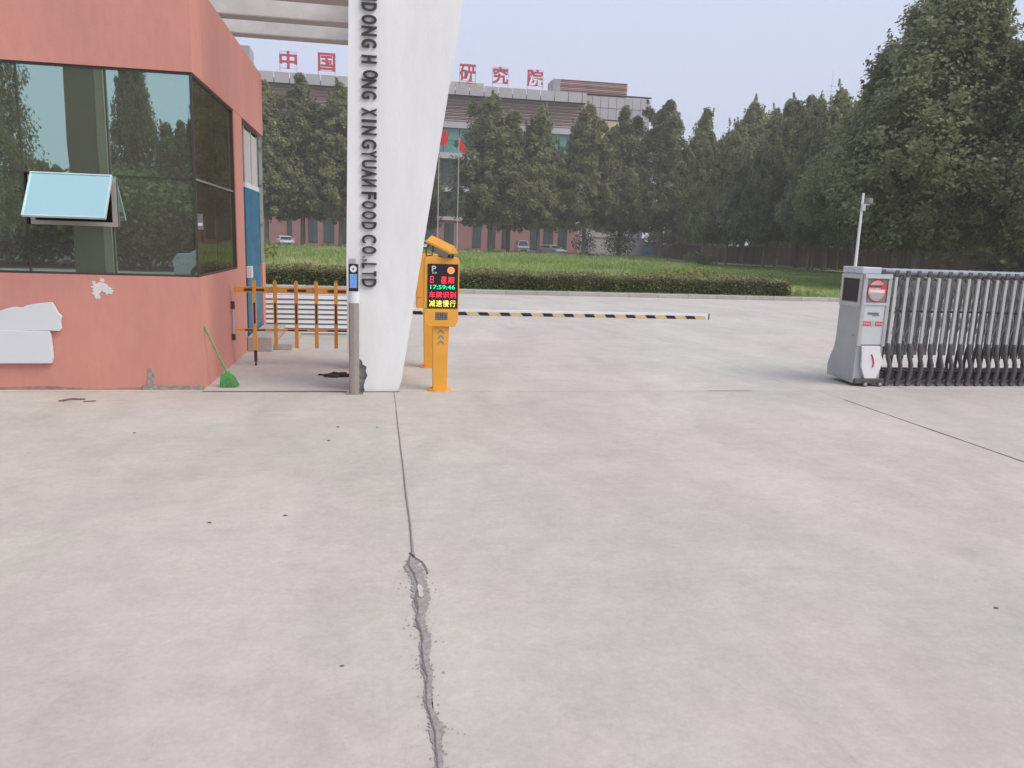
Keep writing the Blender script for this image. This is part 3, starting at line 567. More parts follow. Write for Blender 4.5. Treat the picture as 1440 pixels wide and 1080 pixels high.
lk = MB().tube([(-1.70, 9.80, .335), (-1.70, 9.80, .79)], .014, 8).build('end_link', 'alu', fb)
for z0, z1 in ((.31, .385), (.69, .785)): MB().tube([(-1.70, 9.80, z0), (-1.70, 9.80, z1)], .022, 8).build('rubber_sleeve', 'reflector_maroon', lk)
# white slatted panel behind
sp = thing('slatted_panel', 'low white slatted panel standing on the inner road behind the orange pickets', 'panel', (-1.0, 12.92, 0))
B('backing', 'groove_shade', sp, -1.74, -.12, 12.941, 12.95, .03, .655)  # grey-blue sheet, groove shading between the slats painted into its colour
for k in range(8): MB().prism([(12.895, .035+k*.079), (12.91, .082+k*.079), (12.94, .086+k*.079), (12.94, .035+k*.079)], -1.74, -.12, 'x').build('slat', 'slatted_white', sp)
for x in (-1.70, -.95, -.2): B('upright', 'alu', sp, x-.015, x+.015, 12.951, 12.97, 0, .67)

# litter
def litter(x, y, r_, h_, m, label, seed, n_=30):
    R_ = random.Random(seed); bm = bmesh.new(); bmesh.ops.create_icosphere(bm, subdivisions=3, radius=1)
    for v in bm.verts:
        q = 1+.35*math.sin(v.co.x*5+seed)*math.cos(v.co.y*7)+R_.uniform(-.2, .2); v.co = Vector((v.co.x*r_[0]*q, v.co.y*r_[1]*q, max(v.co.z*h_*q, -.1*h_)+.1*h_))
    me = bpy.data.meshes.new('litter'); bm.to_mesh(me); bm.free(); o = link('litter', me, m, None, (x, y, .001)); tag(o, label, 'litter', 'scraps on the concrete'); return o
litter(-.42, 8.98, (.15, .05), .045, 'litter_dark', 'crumpled dark rag on the ground left of the steel post', 3)
litter(-.62, 9.08, (.035, .02), .015, 'litter_dark', 'small dark scrap just left of the crumpled rag', 4)
tw = MB(); tw.tube([(-2.90, 7.63, .006), (-2.82, 7.70, .012), (-2.70, 7.71, .006)], .008, 5); tw.tube([(-2.82, 7.70, .010), (-2.86, 7.62, .006)], .005, 5); tw.tube([(-2.68, 7.60, .006), (-2.58, 7.63, .006)], .006, 5)
tag(tw.build('twig', 'litter_brown'), 'broken dry twig on the concrete below the pink wall', 'twig')
for i, (x, y, s_, lb) in enumerate(((-.51, 4.39, .012, 'tiny dark pebble left of the long crack, middle of the apron'), (-.91, 4.31, .011, 'flat brown leaf scrap far left of the long crack'), (-.36, 6.08, .012, 'tiny dark pebble below the steel post'), (-.31, 6.53, .013, 'thin brown scrap nearest the steel post'), (.02, 6.51, .010, 'thin brown scrap left of the hairline joint'), (-.12, 2.73, .007, 'tiny dark speck left of the broken joint near the camera'), (-1.89, 6.39, .011, 'small brown scrap in front of the booth'), (2.85, 2.88, .011, 'small dark speck at the right of the apron near the camera'))):
    litter(x, y, (s_, s_*.6), s_*.4, 'litter_brown', lb, 10+i)

# ================================================================== RETRACTABLE GATE
rg = thing('retractable_gate', 'silver folding retractable gate with a grey motor head, at the right', 'gate', (5.97, 8.7, 0))
side = [(8.44, .035), (8.99, .06), (9.0, .20), (8.955, .32), (8.90, .42), (8.88, .54), (8.87, 1.37), (8.44, 1.37)]
hdm = MB().prism(side, 5.79, 6.15, 'x').build('motor_housing', 'gate_grey', rg, bevel=.005)
B('front_panel', 'gate_pale', rg, 5.815, 6.125, 8.425, 8.438, .52, 1.02)
fr = B('front_post', 'gate_silver', rg, 5.785, 5.83, 8.415, 8.438, .50, 1.375); B('front_post', 'gate_silver', rg, 6.11, 6.155, 8.415, 8.438, .50, 1.375)
B('front_rail', 'gate_top', rg, 5.79, 6.15, 8.405, 8.437, 1.32, 1.372); B('front_rail', 'gate_top', rg, 5.80, 6.14, 8.412, 8.437, 1.00, 1.03)
sgn = B('sign_window', 'gate_mid', rg, 5.835, 6.105, 8.428, 8.437, 1.035, 1.315)
MB().prism(blob(5.97, 1.175, .122, .128, 40, 0), 8.4225, 8.4275, 'y').build('round_sign', 'sign_pink', sgn)
rg_ = MB(); ring = [(5.97+.122*math.cos(t), 8.4205, 1.175+.128*math.sin(t)) for t in [2*math.pi*i/40 for i in range(41)]]; rg_.tube(ring, .0055, 6, False); rg_.build('sign_ring', 'sign_red', sgn)
B('sign_slot', 'gate_black', sgn, 5.86, 6.03, 8.419, 8.422, 1.212, 1.24); B('sign_lamp', 'sign_red', sgn, 6.02, 6.085, 8.417, 8.422, 1.195, 1.25); B('sign_bar', 'sign_white', sgn, 5.868, 6.072, 8.4195, 8.4222, 1.15, 1.185); 
MB().prism([(5.97+.095*math.cos(math.pi+math.pi*i/16), 1.135+.07*math.sin(math.pi+math.pi*i/16)) for i in range(17)], 8.4195, 8.4222, 'y').build('sign_field', 'gate_grey', sgn)
lb = B('label_plate', 'gate_mid', rg, 5.885, 6.03, 8.4215, 8.4245, .885, .91); B('label_plate', 'gate_mid', rg, 5.95, 6.04, 8.4215, 8.4245, .868, .884)
for x0, x1 in ((5.835, 5.935), (6.0, 6.095)):
    pt = B('red_sticker', 'sign_red', rg, x0, x1, 8.421, 8.4245, .748, .80)
    for k in range(3): B('sticker_mark', 'sign_pink', pt, x0+.01+k*.03, x0+.03+k*.03, 8.419, 8.4205, .762, .786)
MB().tube([(5.967, 8.4245, .775), (5.967, 8.418, .775)], .030, 16).build('badge', 'alu', rg)
gd = MB().prism([(5.845, .50), (6.095, .50), (6.10, .43), (6.15, .33), (6.145, .26), (6.08, .10), (5.93, .10), (5.87, .24), (5.86, .40)], 8.405, 8.437, 'y').build('white_guard', 'plastic_white', rg, bevel=.005)
mk = MB(); mk.tube([(5.985, 8.403, .40), (6.01, 8.402, .35), (6.025, 8.402, .30), (6.02, 8.403, .24)], .010, 6); mk.build('red_mark', 'sign_red', gd)
B('guard_rim', 'gate_black', rg, 5.80, 6.20, 8.40, 8.436, .035, .097, bevel=.008)
for x in (5.93, 6.13):
    wl = MB().tube([(x, 8.375, .035), (x, 8.40, .035)], .034, 18).build('wheel', 'gate_black', rg); MB().tube([(x, 8.372, .035), (x, 8.3745, .035)], .018, 12).build('hub', 'alu', wl)
B('side_window', 'screen_black', rg, 5.783, 5.7895, 8.50, 8.82, 1.03, 1.31)
for a_ in ((8.44, 8.87, 1.31, 1.36), (8.44, 8.87, .97, 1.02), (8.825, 8.868, 1.02, 1.31), (8.445, 8.495, 1.02, 1.31)): B('side_frame', 'gate_silver', rg, 5.776, 5.7885, a_[0], a_[1], a_[2], a_[3])
B('side_hatch', 'gate_grey', rg, 5.784, 5.7885, 8.50, 8.84, .07, .17); MB().tube([(5.785, 8.53, .62), (5.78, 8.53, .62)], .008, 8).build('button', 'sign_red', rg)
B('top_cap', 'gate_top', rg, 5.80, 6.06, 8.50, 8.90, 1.372, 1.45, bevel=.01); B('knuckle', 'gate_black', rg, 6.062, 6.12, 8.50, 8.86, 1.372, 1.43, bevel=.01)
po = MB().tube([(5.83, 8.7, 1.45), (5.83, 8.7, 2.33)], [.018, .014], 10).build('camera_pole', 'plastic_white', rg)
cmb = B('camera_box', 'alu', po, 5.805, 5.855, 8.66, 8.69, 2.12, 2.20); B('camera_bar', 'alu', po, 5.85, 5.93, 8.69, 8.71, 2.19, 2.205); B('pole_camera', 'gate_mid', po, 5.885, 5.945, 8.66, 8.74, 2.21, 2.27, bevel=.008)
# one folding frame, then copies
def frame_parts():
    L_ = []
    def P(mb, n_, m, **k): o = mb.build(n_, m, rg, world=False, **k); L_.append(o); return o
    def at(mb): mb.v = [(v[0], v[1]-8.7, v[2]) for v in mb.v]; return mb
    P(at(MB().box(-.02, .02, 8.425, 8.45, .53, 1.345)), 'frame_bar', 'gate_silver', bevel=.006)
    P(at(MB().box(-.018, .018, 8.90, 8.925, .50, 1.345)), 'frame_bar', 'gate_mid')
    P(at(MB().tube([(0, 8.43, 1.405), (0, 8.93, 1.405)], .034, 10)), 'top_tube', 'gate_top', smooth=False)
    P(at(MB().box(-.028, .028, 8.415, 8.45, 1.35, 1.425)), 'joint', 'gate_black', bevel=.01)
    P(at(MB().tube([(0, 8.437, .535), (0, 8.437, .45), (.02, 8.44, .36), (.058, 8.445, .27), (.062, 8.445, .18), (.035, 8.44, .09), (.03, 8.44, .04)], [.026, .028, .027, .026, .027, .03, .03], 8)), 'leg', 'gate_black', smooth=True)
    P(at(MB().tube([(0, 8.91, .50), (0, 8.91, .45), (-.02, 8.91, .36), (-.03, 8.91, .2), (0, 8.91, .04)], .02, 8)), 'leg', 'gate_black')
    P(at(MB().tube([(.03, 8.41, .033), (.03, 8.455, .033)], .033, 14)), 'wheel', 'gate_black')
    P(at(MB().box(-.035, .035, 8.50, 8.86, .06, .17)), 'base_bar', 'gate_black', bevel=.008)
    P(at(MB().prism([(-.07, .55), (-.05, .55), (.09, .93), (.07, .93)], 8.50, 8.508, 'y').prism([(.07, .95), (.09, .95), (-.05, 1.3), (-.07, 1.3)], 8.50, 8.508, 'y')), 'cross_bar', 'gate_mid')
    P(at(MB().prism([(.05, .50), (.075, .50), (-.06, .90), (-.085, .90)], 8.60, 8.61, 'y').prism([(-.085, .90), (-.06, .90), (.075, 1.3), (.05, 1.3)], 8.60, 8.61, 'y')), 'cross_bar', 'gate_silver')
    P(at(MB().box(-.065, .05, 8.47, 8.49, .925, .94).tube([(-.01, 8.46, .93), (-.01, 8.5, .93)], .014, 8)), 'pivot', 'gate_black')
    P(at(MB().box(-.045, -.02, 8.70, 8.72, .35, 1.33).box(.035, .05, 8.78, 8.80, .30, 1.33)), 'inner_bar', 'gate_mid')
    P(at(MB().box(-.062, -.040, 8.55, 8.57, .42, 1.33).box(.032, .066, 8.62, 8.635, .36, 1.33).box(-.03, -.005, 8.66, 8.675, .36, 1.33)), 'inner_bar', 'gate_inner')
    P(at(MB().tube([(-.05, 8.46, 1.335), (.0, 8.455, 1.30), (.05, 8.46, 1.335)], .010, 6)), 'hook', 'gate_black')
    return L_
fp = frame_parts(); x = 6.22; k = 0; dxs = .150
while x < 9.4:
    for o in (fp if k == 0 else [q.copy() for q in fp]):
        if k: COL.objects.link(o); o.parent = rg
        o.location = (x-5.97, 0, 0)
    x += dxs; dxs = max(.128, dxs*.985); k += 1
B('end_post', 'gate_grey', rg, 9.42, 9.5, 8.42, 8.92, .02, 1.42, bevel=.01)

# ================================================================== FAR BUILDING
FY = 118.
fbld = thing('research_building', 'long pale institute building with red louvres and turquoise glass behind the trees', 'building', (0, 125, 0))
B('wall', 'bld_band', fbld, -60, 31, FY+.6, FY+28, -.1, 22.2); B('roof', 'bld_concrete', fbld, -60, 31, FY-.2, FY+28, 23.0, 23.2)
B('wall', 'bld_band', fbld, 31.01, 41.0, FY+.6, FY+20, -.1, 23.2)
x = -60.
while x < 31: B('parapet_panel', 'bld_panel', fbld, x+.04, min(x+2.06, 31)-.04, FY-1.6, FY-1.4, 22.35, 23.75); x += 2.1
B('parapet_core', 'bld_dark', fbld, -60, 30.95, FY-1.38, FY+.58, 22.3, 22.99)
k = 0; z = 18.85
while z < 22.2:
    for xa, xb in ((-60, -30), (-30, 0), (0, 31)): MB().prism([(FY+.0, z), (FY-.25, z+.14), (FY-.2, z+.20), (FY+.05, z+.08)], xa, xb, 'x').build('louvre_slat', 'slat_red' if k % 2 else 'slat_pale', fbld)
    z += .235; k += 1
B('louvre_back', 'slat_red', fbld, -60, 31, FY+.2, FY+.59, 18.8, 22.3)
for z0, z1 in ((17.9, 18.75), (13.5, 14.35), (8.75, 9.6), (4.55, 5.1)): B('band', 'bld_band', fbld, -60, 31, FY-.3, FY+.58, z0, z1)
for (z0, z1, m) in ((14.36, 17.89, 'bld_turquoise'), (9.61, 13.49, 'bld_glass_dark'), (5.11, 8.74, 'bld_glass_dark')):
    x = -30.
    while x < 30.8: B('window_pane', m, fbld, x+.05, x+2.28, FY+.3, FY+.36, z0, (z0+z1)/2-.04); B('window_pane', m, fbld, x+.05, x+2.28, FY+.3, FY+.36, (z0+z1)/2+.04, z1); x += 2.35
    B('window_frame', 'bld_dark', fbld, -30, 30.9, FY+.37, FY+.58, z0, z1)
B('ground_floor', 'bld_pink', fbld, -60, 31, FY+.0, FY+.58, -.1, 4.54)
wins = [(-18.6,-17.2),(-12.6,-11.9),(-9.6,-8.3),(-7.4,-5.9),(-4.9,-3.6),(-2,-.7),(1,2.3),(4,5.3),(7.4,9.0),(10.3,11.7),(14.6,15.9),(16.9,18.1),(19.1,20.4),(23.5,24.8),(25.6,27.1),(27.9,29.3)]
for a_, b_ in wins:
    q = B('window', 'bld_dark', fbld, a_, b_, FY-.06, FY-.005, .6, 4.1); B('pane', 'bld_glass_dark', q, a_+.1, (a_+b_)/2-.04, FY-.1, FY-.062, .7, 4.0); B('pane', 'bld_glass_dark', q, (a_+b_)/2+.04, b_-.1, FY-.1, FY-.062, .7, 4.0)
# right block clad in panels
for i in range(8):
    for j in range(7):
        if j < 5 and 1 <= i <= 5: continue
        B('cladding_panel', 'bld_panel', fbld, 31.05+i*1.27, 31.05+(i+1)*1.27-.07, FY-.12, FY+.0, 12.0+j*1.68+.04, 12.0+(j+1)*1.68-.04)
for k in range(3): B('yellow_panel', 'bld_yellow', fbld, 32.4+k*2.1, 34.46+k*2.1, FY+.03, FY+.3, 6, 20.3)
B('cladding_back', 'bld_dark', fbld, 31.02, 41.2, FY+.02, FY+.58, 20.4, 23.75); B('side_cladding', 'bld_panel', fbld, 41.21, 41.5, FY, FY+20, 0, 23.6); B('coping', 'bld_dark', fbld, 30.9, 41.6, FY-.2, FY+.6, 23.92, 24.05)
# plant screen on roof
scn = B('roof_screen', 'bld_concrete', fbld, 26.4, 27.5, FY+1, FY+5, 23.2, 26.0)
for k in range(9): MB().prism([(FY+1.2, 23.9+k*.24), (FY+.95, 24.05+k*.24), (FY+1.0, 24.1+k*.24), (FY+1.25, 23.98+k*.24)], 27.51, 38, 'x').build('screen_slat', 'slat_red' if k % 3 else 'slat_pale', scn)
B('screen_back', 'slat_red', scn, 27.55, 37.9, FY+1.3, FY+1.5, 23.3, 26.0)
B('lift_house', 'bld_concrete', fbld, -20.5, -17.2, FY, FY+4, 23.2, 27.2)
sb = B('sign_stand', 'bld_yellow', fbld, 10.9, 15.6, FY-.8, FY+.4, 23.78, 24.25)
for ch, x, zc in (('中', -11.9, 25.5), ('国', -6.7, 25.6), ('研', 13.2, 25.5), ('究', 18.0, 25.5), ('院', 23.2, 25.5)):
    nm = {'中': 'first', '国': 'second'}.get(ch)
    lab = {'中': 'red rooftop character with a box and central stroke, leftmost on the far building', '国': 'red square rooftop character just left of the white pillar', '研': 'red rooftop character on a yellow stand just right of the white pillar', '究': 'red rooftop character between the two others right of the pillar', '院': 'red rooftop character beside the roof screen, rightmost of the row'}[ch]
    t = thing('rooftop_character', lab, 'sign', (x, FY-1.0, 23.4), 0, 'red characters on the roof')
    me = glyph(ch, (2.4, 2.4), .10, .028); o = link('character', me, 'roof_sign_red', t); o.rotation_euler = (rad(90), 0, 0); o.location = (0, 0, zc-23.4)
    for s_ in (-1, 1): MB().box(s_*1.15-.025, s_*1.15+.025, .1, .15, .0, 3.2).build('support', 'sign_steel', t, world=False)
    for z in (1.0, 3.2): MB().box(-1.2, 1.2, .1, .16, z-.018, z+.018).build('rail', 'sign_steel', t, world=False)

# low pale wall, blue fence, shelter, brown fence, mast, flags
wl = thing('low_wall', 'low pale rendered wall to the right of the far parked cars', 'wall', (35, 113, 0)); B('wall', 'wall_pale', wl, 31.2, 40.2, 112.9, 113.2, 0, 2.7); B('coping', 'bld_pink', wl, 31.1, 40.4, 112.8, 113.3, 2.71, 2.85)
gp = thing('blue_hoarding', 'blue panel fence under the dark trees in the distance', 'fence', (42.7, 108, 0))
for i in range(8): B('fence_panel', 'blue_fence', gp, 38.3+i*1.12, 39.38+i*1.12, 108, 108.08, 0, 1.75)
pv = thing('shelter', 'small shelter with a deep blue roof below the trees beyond the hedge', 'shelter', (44.5, 95, 0))
MB().prism([(42.6, 2.3), (46.4, 2.3), (45.6, 2.85), (43.4, 2.85)], 93.5, 96.5, 'y').build('roof', 'roof_blue', pv)
for x in (42.8, 46.2):
    for y in (93.7, 96.3): B('post', 'pole_grey', pv, x-.05, x+.05, y-.05, y+.05, 0, 2.3)
B('cabinet', 'plastic_white', pv, 44.5, 45.3, 93.2, 93.48, 2.3, 3.0)
bf = thing('picket_fence', 'long brown upright slat fence in the shade of the right-hand trees', 'fence', (42, 75, 0))
fpts = [(37, 100), (41.5, 82), (44.8, 66), (46, 52), (46.5, 34)]; cnt = 0; sm = MB()
me0 = None
for (xa, ya), (xb, yb) in zip(fpts[:-1], fpts[1:]):
    d = Vector((xb-xa, yb-ya, 0)); L_ = d.length; d.normalize(); ang = math.atan2(d.y, d.x); n_ = int(L_/.21)
    for i in range(n_):
        p = Vector((xa, ya, 0))+d*(i*.21)
        if me0 is None: o = MB().box(-.09, .09, -.02, .02, .1, 2.0).build('slat', 'brown_slat', bf, world=False); me0 = o.data
        else: o = link('slat', me0, None, bf)
        o.location = p-wloc(bf); o.rotation_euler = (0, 0, ang)
    for z in (.5, 1.6): MB().tube([Vector((xa, ya, z)), Vector((xb, yb, z))], .05, 4).build('rail', 'brown_slat', bf)
ms = thing('radio_mast', 'thin lattice radio mast rising above the right-hand trees', 'mast', (98, 162, 0)); mm = MB()
mm.tube([(98, 162, 0), (98, 162, 36)], [.22, .10], 4); mm.build('mast_tube', 'pole_grey', ms); MB().tube([(98, 162, 36), (98, 162, 40.5)], .05, 4).build('antenna', 'pole_grey', ms)
for k in range(5): B('crossarm', 'pole_grey', ms, 97.1, 98.9, 161.95, 162.05, 33+k*1.1, 33.1+k*1.1)
def flag(x, y, H_, lab, fpts_):
    t = thing('flagpole', lab, 'flagpole', (x, y, 0), 0, 'flagpoles before the far building')
    MB().tube([(0, 0, 0), (0, 0, H_)], [.06, .035], 8).build('pole', 'pole_grey', t, world=False); MB().tube([(0, 0, H_), (0, 0, H_+.12)], .07, 8).build('finial', 'flag_red', t, world=False)
    k = 12; vs = []
    for i in range(k+1):
        u1 = i/k
        for j in range(7):
            v1 = j/6; vs.append((.05+u1*fpts_[0]*(1-.3*v1), .12*math.sin(u1*6+v1*2), H_-.1-v1*fpts_[1]*(1-.35*u1)-u1*fpts_[2]))
    MB().add(vs, [(i*7+j, (i+1)*7+j, (i+1)*7+j+1, i*7+j+1) for i in range(k) for j in range(6)]).build('flag', 'flag_red', t, world=False, smooth=True)
flag(6.30, 80, 12.7, 'flagpole with a limp red flag right beside the white pillar', (.95, 1.7, .55)); flag(8.30, 80, 11.8, 'flagpole with a small red flag against the nearest far tree', (.7, 1.1, .9))
# lamp-like slim post near booth (far left)
# ================================================================== CARS
def car(label, x, y, rz, m, van=False, group='cars parked before the far building', name='parked_car'):
    t = thing(name, label, 'van' if van else 'car', (x, y, 0), 0, group); P = lambda mb, nm, mt, par=None, **k: mb.build(nm, mt, par or t, world=False, **k)
    if van: prof = [(-2.1, .35), (2.1, .35), (2.12, 1.0), (2.05, 1.15), (-1.75, 1.2), (-2.1, .95)]; cab = [(-1.75, 1.18), (2.02, 1.15), (1.95, 1.85), (1.6, 1.93), (-.9, 1.93), (-1.2, 1.85)]; hw = .8
    else: prof = [(-2.2, .3), (2.2, .3), (2.25, .75), (2.1, .95), (1.2, 1.0), (-1.0, .98), (-2.0, .82), (-2.25, .6)]; cab = [(-1.15, .97), (1.75, .97), (1.1, 1.42), (.7, 1.47), (-.1, 1.47), (-.45, 1.4)]; hw = .88
    # car runs along local Y: front at -Y
    body = P(MB().prism(prof, -hw, hw, 'x'), 'body', m, bevel=.05)
    n_ = len(cab); cx = sum(p[0] for p in cab)/n_; top = max(p[1] for p in cab); bot = min(p[1] for p in cab)
    def ring(s_): return [((hw-.04-.16*(p[1]-bot)/(top-bot))*s_, p[0], p[1]) for p in cab]
    vs = ring(-1)+ring(1); cb_ = P(MB().add(vs, [tuple(range(n_)), tuple(range(2*n_-1, n_-1, -1))]+[(i, i+n_, (i+1) % n_+n_, (i+1) % n_) for i in range(n_)]), 'cabin', m, bevel=.03)
    yf0, yf1 = cab[0][0], cab[-1][0]; zf0, zf1 = cab[0][1]+.06, cab[-1][1]-.02
    wtop = hw-.04-.16*(zf1-bot)/(top-bot)-.07
    P(MB().add([(-hw+.14, yf0-.012, zf0), (hw-.14, yf0-.012, zf0), (wtop, yf1-.022, zf1), (-wtop, yf1-.022, zf1)], [(0, 1, 2, 3)]), 'windscreen', 'car_glass', cb_)
    for s_ in (-1, 1):
        P(MB().add([(s_*(hw-.045), yf0+.35, zf0+.02), (s_*(hw-.045), cab[1][0]-.35, zf0+.02), (s_*(wtop+.09), cab[2][0]-.25, zf1-.06), (s_*(wtop+.09), yf1+.12, zf1-.06)], [(0, 1, 2, 3)]), 'side_window', 'car_glass', cb_)
        P(MB().box(min(s_*.45, s_*.78), max(s_*.45, s_*.78), -2.29, -2.2, .58, .75), 'headlight', 'lamp', body); P(MB().box(min(s_*(hw+.02), s_*(hw+.2)), max(s_*(hw+.02), s_*(hw+.2)), yf0+.1, yf0+.25, zf0, zf0+.14), 'mirror', m)
        for yy in (-1.4, 1.4):
            wv = P(MB().tube([(s_*(hw-.18), yy, .32), (s_*(hw+.02), yy, .32)], .32, 16), 'wheel', 'rubber'); P(MB().tube([(s_*(hw+.021), yy, .32), (s_*(hw+.03), yy, .32)], .19, 12), 'rim', 'alu', wv)
    P(MB().box(-.4, .4, -2.28, -2.24, .45, .62), 'grille', 'screen_black', body); P(MB().box(-.22, .22, -2.3, -2.285, .36, .46), 'number_plate', 'blue_print', body)
    t.rotation_euler = (0, 0, rz); return t
car('white car parked on grass edge beyond the orange pickets', -11.6, 106, rad(14), 'car_white')
car('pale blue white car half hidden by the white pillar', 6.2, 107, rad(10), 'car_white')
car('silver grey minivan parked before the far pink wall', 20.0, 106, rad(-4), 'car_silver', True, name='parked_van')
car('silver sedan parked right of the minivan by the far pink wall', 24.4, 107, rad(28), 'car_silver')

# ================================================================== TREES
def crown_mesh(name, H_, R_, nc, lpc, size, m, seed, base=.17):
    global rng
    rng = np.random.default_rng(seed); P = []
    leaders = [(0, 0, 1.)]+[(rng.uniform(-.42, .42)*R_, rng.uniform(-.42, .42)*R_, rng.uniform(.72, .97)) for _ in range(7)]
    for i in range(nc):
        t = rng.random()**.85; ld = leaders[0 if rng.random() < .3 else rng.integers(1, 8)]
        if t > ld[2]-.02: t *= ld[2]*.97
        tt = t/ld[2]; prof = (min(1, .55+tt*2.2) if tt < .2 else max(.03, 1-((tt-.2)/.8)**1.35)); pull = tt**1.2
        a_ = rng.random()*6.283; rr = R_*prof*(rng.random()**.38)*(1+.16*math.sin(a_*3+seed)+.1*math.sin(a_*5+t*9))
        c = np.array([math.cos(a_)*rr*(1-.2*pull)+ld[0]*pull, math.sin(a_)*rr*(1-.2*pull)+ld[1]*pull, H_*(base+(1-base)*t)-.06*H_*prof*rng.random()])
        cr = (.30+.42*rng.random())*(R_/4.2)*(.6+.4*prof)
        q = rng.normal(size=(lpc, 3)); q /= np.linalg.norm(q, axis=1)[:, None]; q *= (rng.random((lpc, 1))**.5)*cr; q[:, 2] *= 1.15; P.append(c+q)
    for k in range(46):                               # upright shoots breaking the outline
        ld = leaders[rng.integers(0, 8)]; a_ = rng.random()*6.283; tt = rng.uniform(.45, 1.); rr = R_*max(.02, 1-tt**1.6)*.85
        b0 = np.array([math.cos(a_)*rr+ld[0]*tt, math.sin(a_)*rr+ld[1]*tt, H_*(base+(1-base)*tt*ld[2])]); L_ = rng.uniform(.5, 1.3)
        u1 = rng.random((lpc//2, 1)); P.append(b0+u1*np.array([math.cos(a_)*.25, math.sin(a_)*.25, 1.])*L_+rng.normal(size=(lpc//2, 3))*.10*(1.2-u1))
    P = np.concatenate(P); q = leaf_quads(P, size, .2, .4, .62, 1.0); o = quads_obj(name, q, m); me = o.data; bpy.data.objects.remove(o); return me
def trunk_mesh(H_, R_, seed, lean=.02):
    r_ = random.Random(seed); b = MB(); pts = [(0, 0, -.2), (0, 0, .3), (r_.uniform(-.1, .1), r_.uniform(-.1, .1), H_*.2), (r_.uniform(-.2, .2), r_.uniform(-.2, .2), H_*.5), (r_.uniform(-.2, .2), 0, H_*.9)]; k = H_/15
    b.tube(pts, [.30*k, .22*k, .18*k, .11*k, .02], 10); l = MB()
    for i in range(14):
        t = .18+.045*i; a_ = i*2.4; z = H_*t; L_ = R_*.75*(1-t*.6); l.tube([(0, 0, z), (math.cos(a_)*L_*.5, math.sin(a_)*L_*.5, z+L_*.35), (math.cos(a_)*L_, math.sin(a_)*L_, z+L_*.9)], [.07*k, .045*k, .015], 5)
    o1 = b.build('t', 'bark', None, world=False, smooth=True); o2 = l.build('l', 'bark', None, world=False); m1, m2 = o1.data, o2.data
    bpy.data.objects.remove(o1); bpy.data.objects.remove(o2); return m1, m2
FAR = [(crown_mesh('crown', 18., 5.0, 760, 60, .155, 'leaf', 30+i, .21), trunk_mesh(18., 4.3, i)) for i in range(5)]
MID = [(crown_mesh('crown', 15., 4.7, 850, 70, .125, 'leaf_near', 50+i, .21), trunk_mesh(15., 4.2, 9+i)) for i in range(3)]
NEAR = [(crown_mesh('crown', 14., 5.0, 1300, 90, .092, 'leaf_near', 70+i, .17), trunk_mesh(14., 4.6, 19+i)) for i in range(2)]
LOW = [(crown_mesh('crown', 18., 5.6, 700, 34, .26, 'leaf', 90+i, .0), trunk_mesh(18., 4.3, 40+i)) for i in range(2)]
def tree(lib, i, x, y, H_, Rs, label, group, name='poplar_tree'):
    base = {0: 18., 1: 15., 2: 14.}[0 if lib in (FAR, LOW) else 1 if lib is MID else 2]
    t = thing(name, label, 'tree', (x, y, .05), random.random()*6.28, group); cm, (tm, lm) = lib[i % len(lib)]
    c = link('crown', cm, None, t); tr = link('trunk', tm, None, t); l = link('limbs', lm, None, t); s_ = H_/base; t.scale = (s_*Rs, s_*Rs, s_)
    return t
G1 = 'row of trees before the far building'
row1 = [(-12.1,92,18.0,1.,'tree just right of the booth roof, leftmost of the far row'),(-8.2,93,19.2,1.,'tall pointed tree below the first red rooftop character'),(-3.9,92,18.4,1.,'tree whose right side is cut by the white pillar'),(.8,93,17.8,1.,'tree hidden behind the white pillar, left of its middle'),(5.4,97,15,.8,'lower tree hidden behind the white pillar'),
 (13.4,91,18.0,1.02,'tall tree right of the flags, with a light green tip'),(16.3,96,17.3,.75,'slim second spire behind the tall tree by the flags'),(19.3,92,17.3,.95,'tree standing above the parked minivan'),(25.0,92,17.9,.95,'tree before the corner where the red louvres end'),(29.7,93,18.1,.95,'tree covering the yellow wall panels'),(34.8,92,18.9,1.0,'tall tree at the right end of the far building'),(39.6,92,18.3,.98,'first tree standing against open sky, right of the building')]
for i, (x, y, H_, Rs, lab) in enumerate(row1): tree(FAR, i*2+1, x, y, H_, Rs*1.05, lab, G1)
G2 = 'avenue of trees along the right side'
row2 = [(40.2,81,17.3,.95,'pointed tree second along the avenue against the sky'),(39.4,72,16.1,.85,'slim twin-tipped tree in the middle of the avenue'),(39.0,67.5,15.6,.9,'tree behind the slim twin-tipped one, slightly right'),(37.9,61,14.9,.95,'tree directly below the thin radio mast'),(36.2,54,14.4,1.,'rounded tree just right of the radio mast'),(33.6,46,13.3,1.,'tree above the camera pole of the folding gate')]
for i, (x, y, H_, Rs, lab) in enumerate(row2): tree(MID, i, x, y, H_, Rs*1.0, lab, G2)
row3 = [(28.6,38.5,14.3,1.05,'big leafy tree rising left of the tallest one'),(25.0,32.5,15.0,1.05,'tallest tree, reaching the top edge above the folding gate'),(27.6,27.5,13.6,.95,'large tree cut by the right edge of the picture')]
for i, (x, y, H_, Rs, lab) in enumerate(row3): tree(NEAR, i, x, y, H_, Rs, lab, G2)
G3 = 'second row of trees behind the avenue'
n3 = ['dim tree behind the shelter','dim tree behind the blue hoarding','dim tree between avenue trunks, left half','dim tree between avenue trunks, right half','dim tree behind the brown fence, far part','dim tree behind the brown fence, middle part','dim tree behind the brown fence, near part','dim tree behind the folding gate, left','dim tree behind the folding gate, middle','dim tree behind the folding gate, right','dim back tree filling the gap below the mast','dim back tree beyond the right building corner','dim back tree behind the tallest tree','dim back tree at the right picture edge']
p3 = [(47,104),(44,112),(49,92),(50,83),(51,75),(51,66),(49,58),(47,50),(44,44),(40,37),(58,88),(52,120),(52,42),(41,31)]
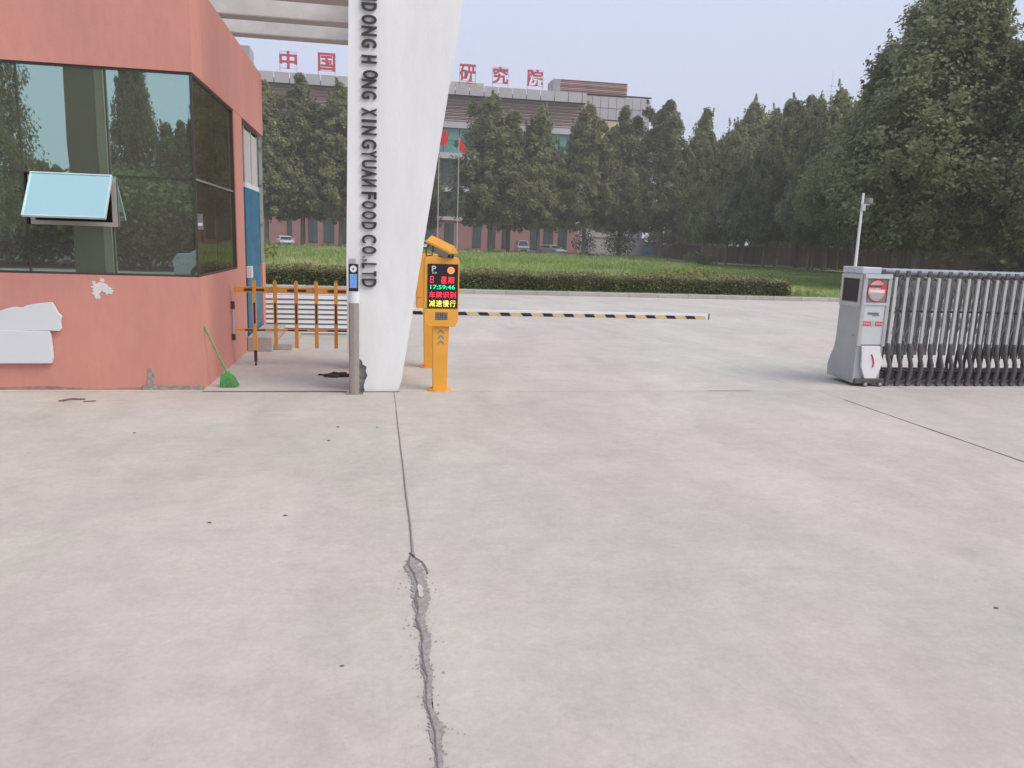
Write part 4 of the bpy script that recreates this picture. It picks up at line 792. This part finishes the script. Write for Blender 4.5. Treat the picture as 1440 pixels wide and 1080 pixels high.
for i, (x, y) in enumerate(p3): tree(LOW, i+2, x, y, 12.0-(0.03*(100-y)) if y > 60 else 11.5, 1.15, n3[i], G3)
# slender trunks of the young trees under the avenue
G4 = 'young trees under the avenue'
for i, (x, y, lab) in enumerate(((36.6,81,'slender young tree at the start of the white garden path'),(31.2,71,'slender young tree left of the low dark bush'),(33.2,70,'slender young tree right of the low dark bush'),(34.9,66,'slender young tree midway along the lawn edge'),(36.2,60,'slender young tree with a bent stem on the lawn edge'),(34.6,58,'slender young tree nearest the camera pole'),(41,64,'slender young tree close to the brown fence'))):
    tree(MID, i, x, y, 12.5, .7, lab, G4, 'young_tree')

# ================================================================== BEHIND THE CAMERA (seen in the booth glass)
G5 = 'roadside trees mirrored in the booth windows'
for i, (x, y, H_, Rs, lab) in enumerate(((-10.3,-5.5,9.5,.42,'dark leafy tree mirrored at the left edge of the booth glass'),(-10.3,-21,10,.34,'feathery narrow tree mirrored in the right booth pane'),(-8.5,-21,6.4,.6,'rounded tree mirrored beside the booth corner'),(-7.2,-20,7.6,.45,'tree mirrored at the booth corner post'),(-12.2,-22,4.8,.7,'low tree mirrored right of the grey post'),(-14.5,-22,4.4,.9,'low tree mirrored above the open sash'),(-18,-23,5,1.0,'low tree mirrored left of the open sash'))):
    tree(MID if i else NEAR, i, x, y, H_, Rs*1.3, lab, G5, 'roadside_tree')
gpst = thing('concrete_post', 'tall olive concrete post across the road mirrored in the booth glass', 'post', (-7.8, -7, 0))
B('slab', 'olive_post', gpst, -8.2, -7.42, -7.2, -6.9, -.01, 9); B('rib', 'olive_edge', gpst, -7.41, -7.2, -7.2, -6.85, -.01, 9)

for i, (x, y, rx, hh, lb) in enumerate(((-5,-19,3.2,3.6,'dark roadside bush mirrored low in the booth corner pane'),(-9.8,-19.5,3.2,3.9,'dark roadside bush mirrored under the booth transom'),(-14.5,-20,3.2,3.7,'dark roadside bush mirrored in the middle lower pane'),(-19.5,-20,3.5,4.1,'dark roadside bush mirrored left of the open sash'),(-25,-20,3.5,4.1,'dark roadside bush mirrored at the left frame edge'))):
    leafy('roadside_bush', lb, 'bush', x, y, 0, rx, hh, 14000, .12, 'leaf', 'roadside bushes mirrored in the booth')
cr = car('silver car behind the camera, mirrored low in the booth glass', -3.6, -8.6, rad(96), 'car_silver', group='cars behind the camera')
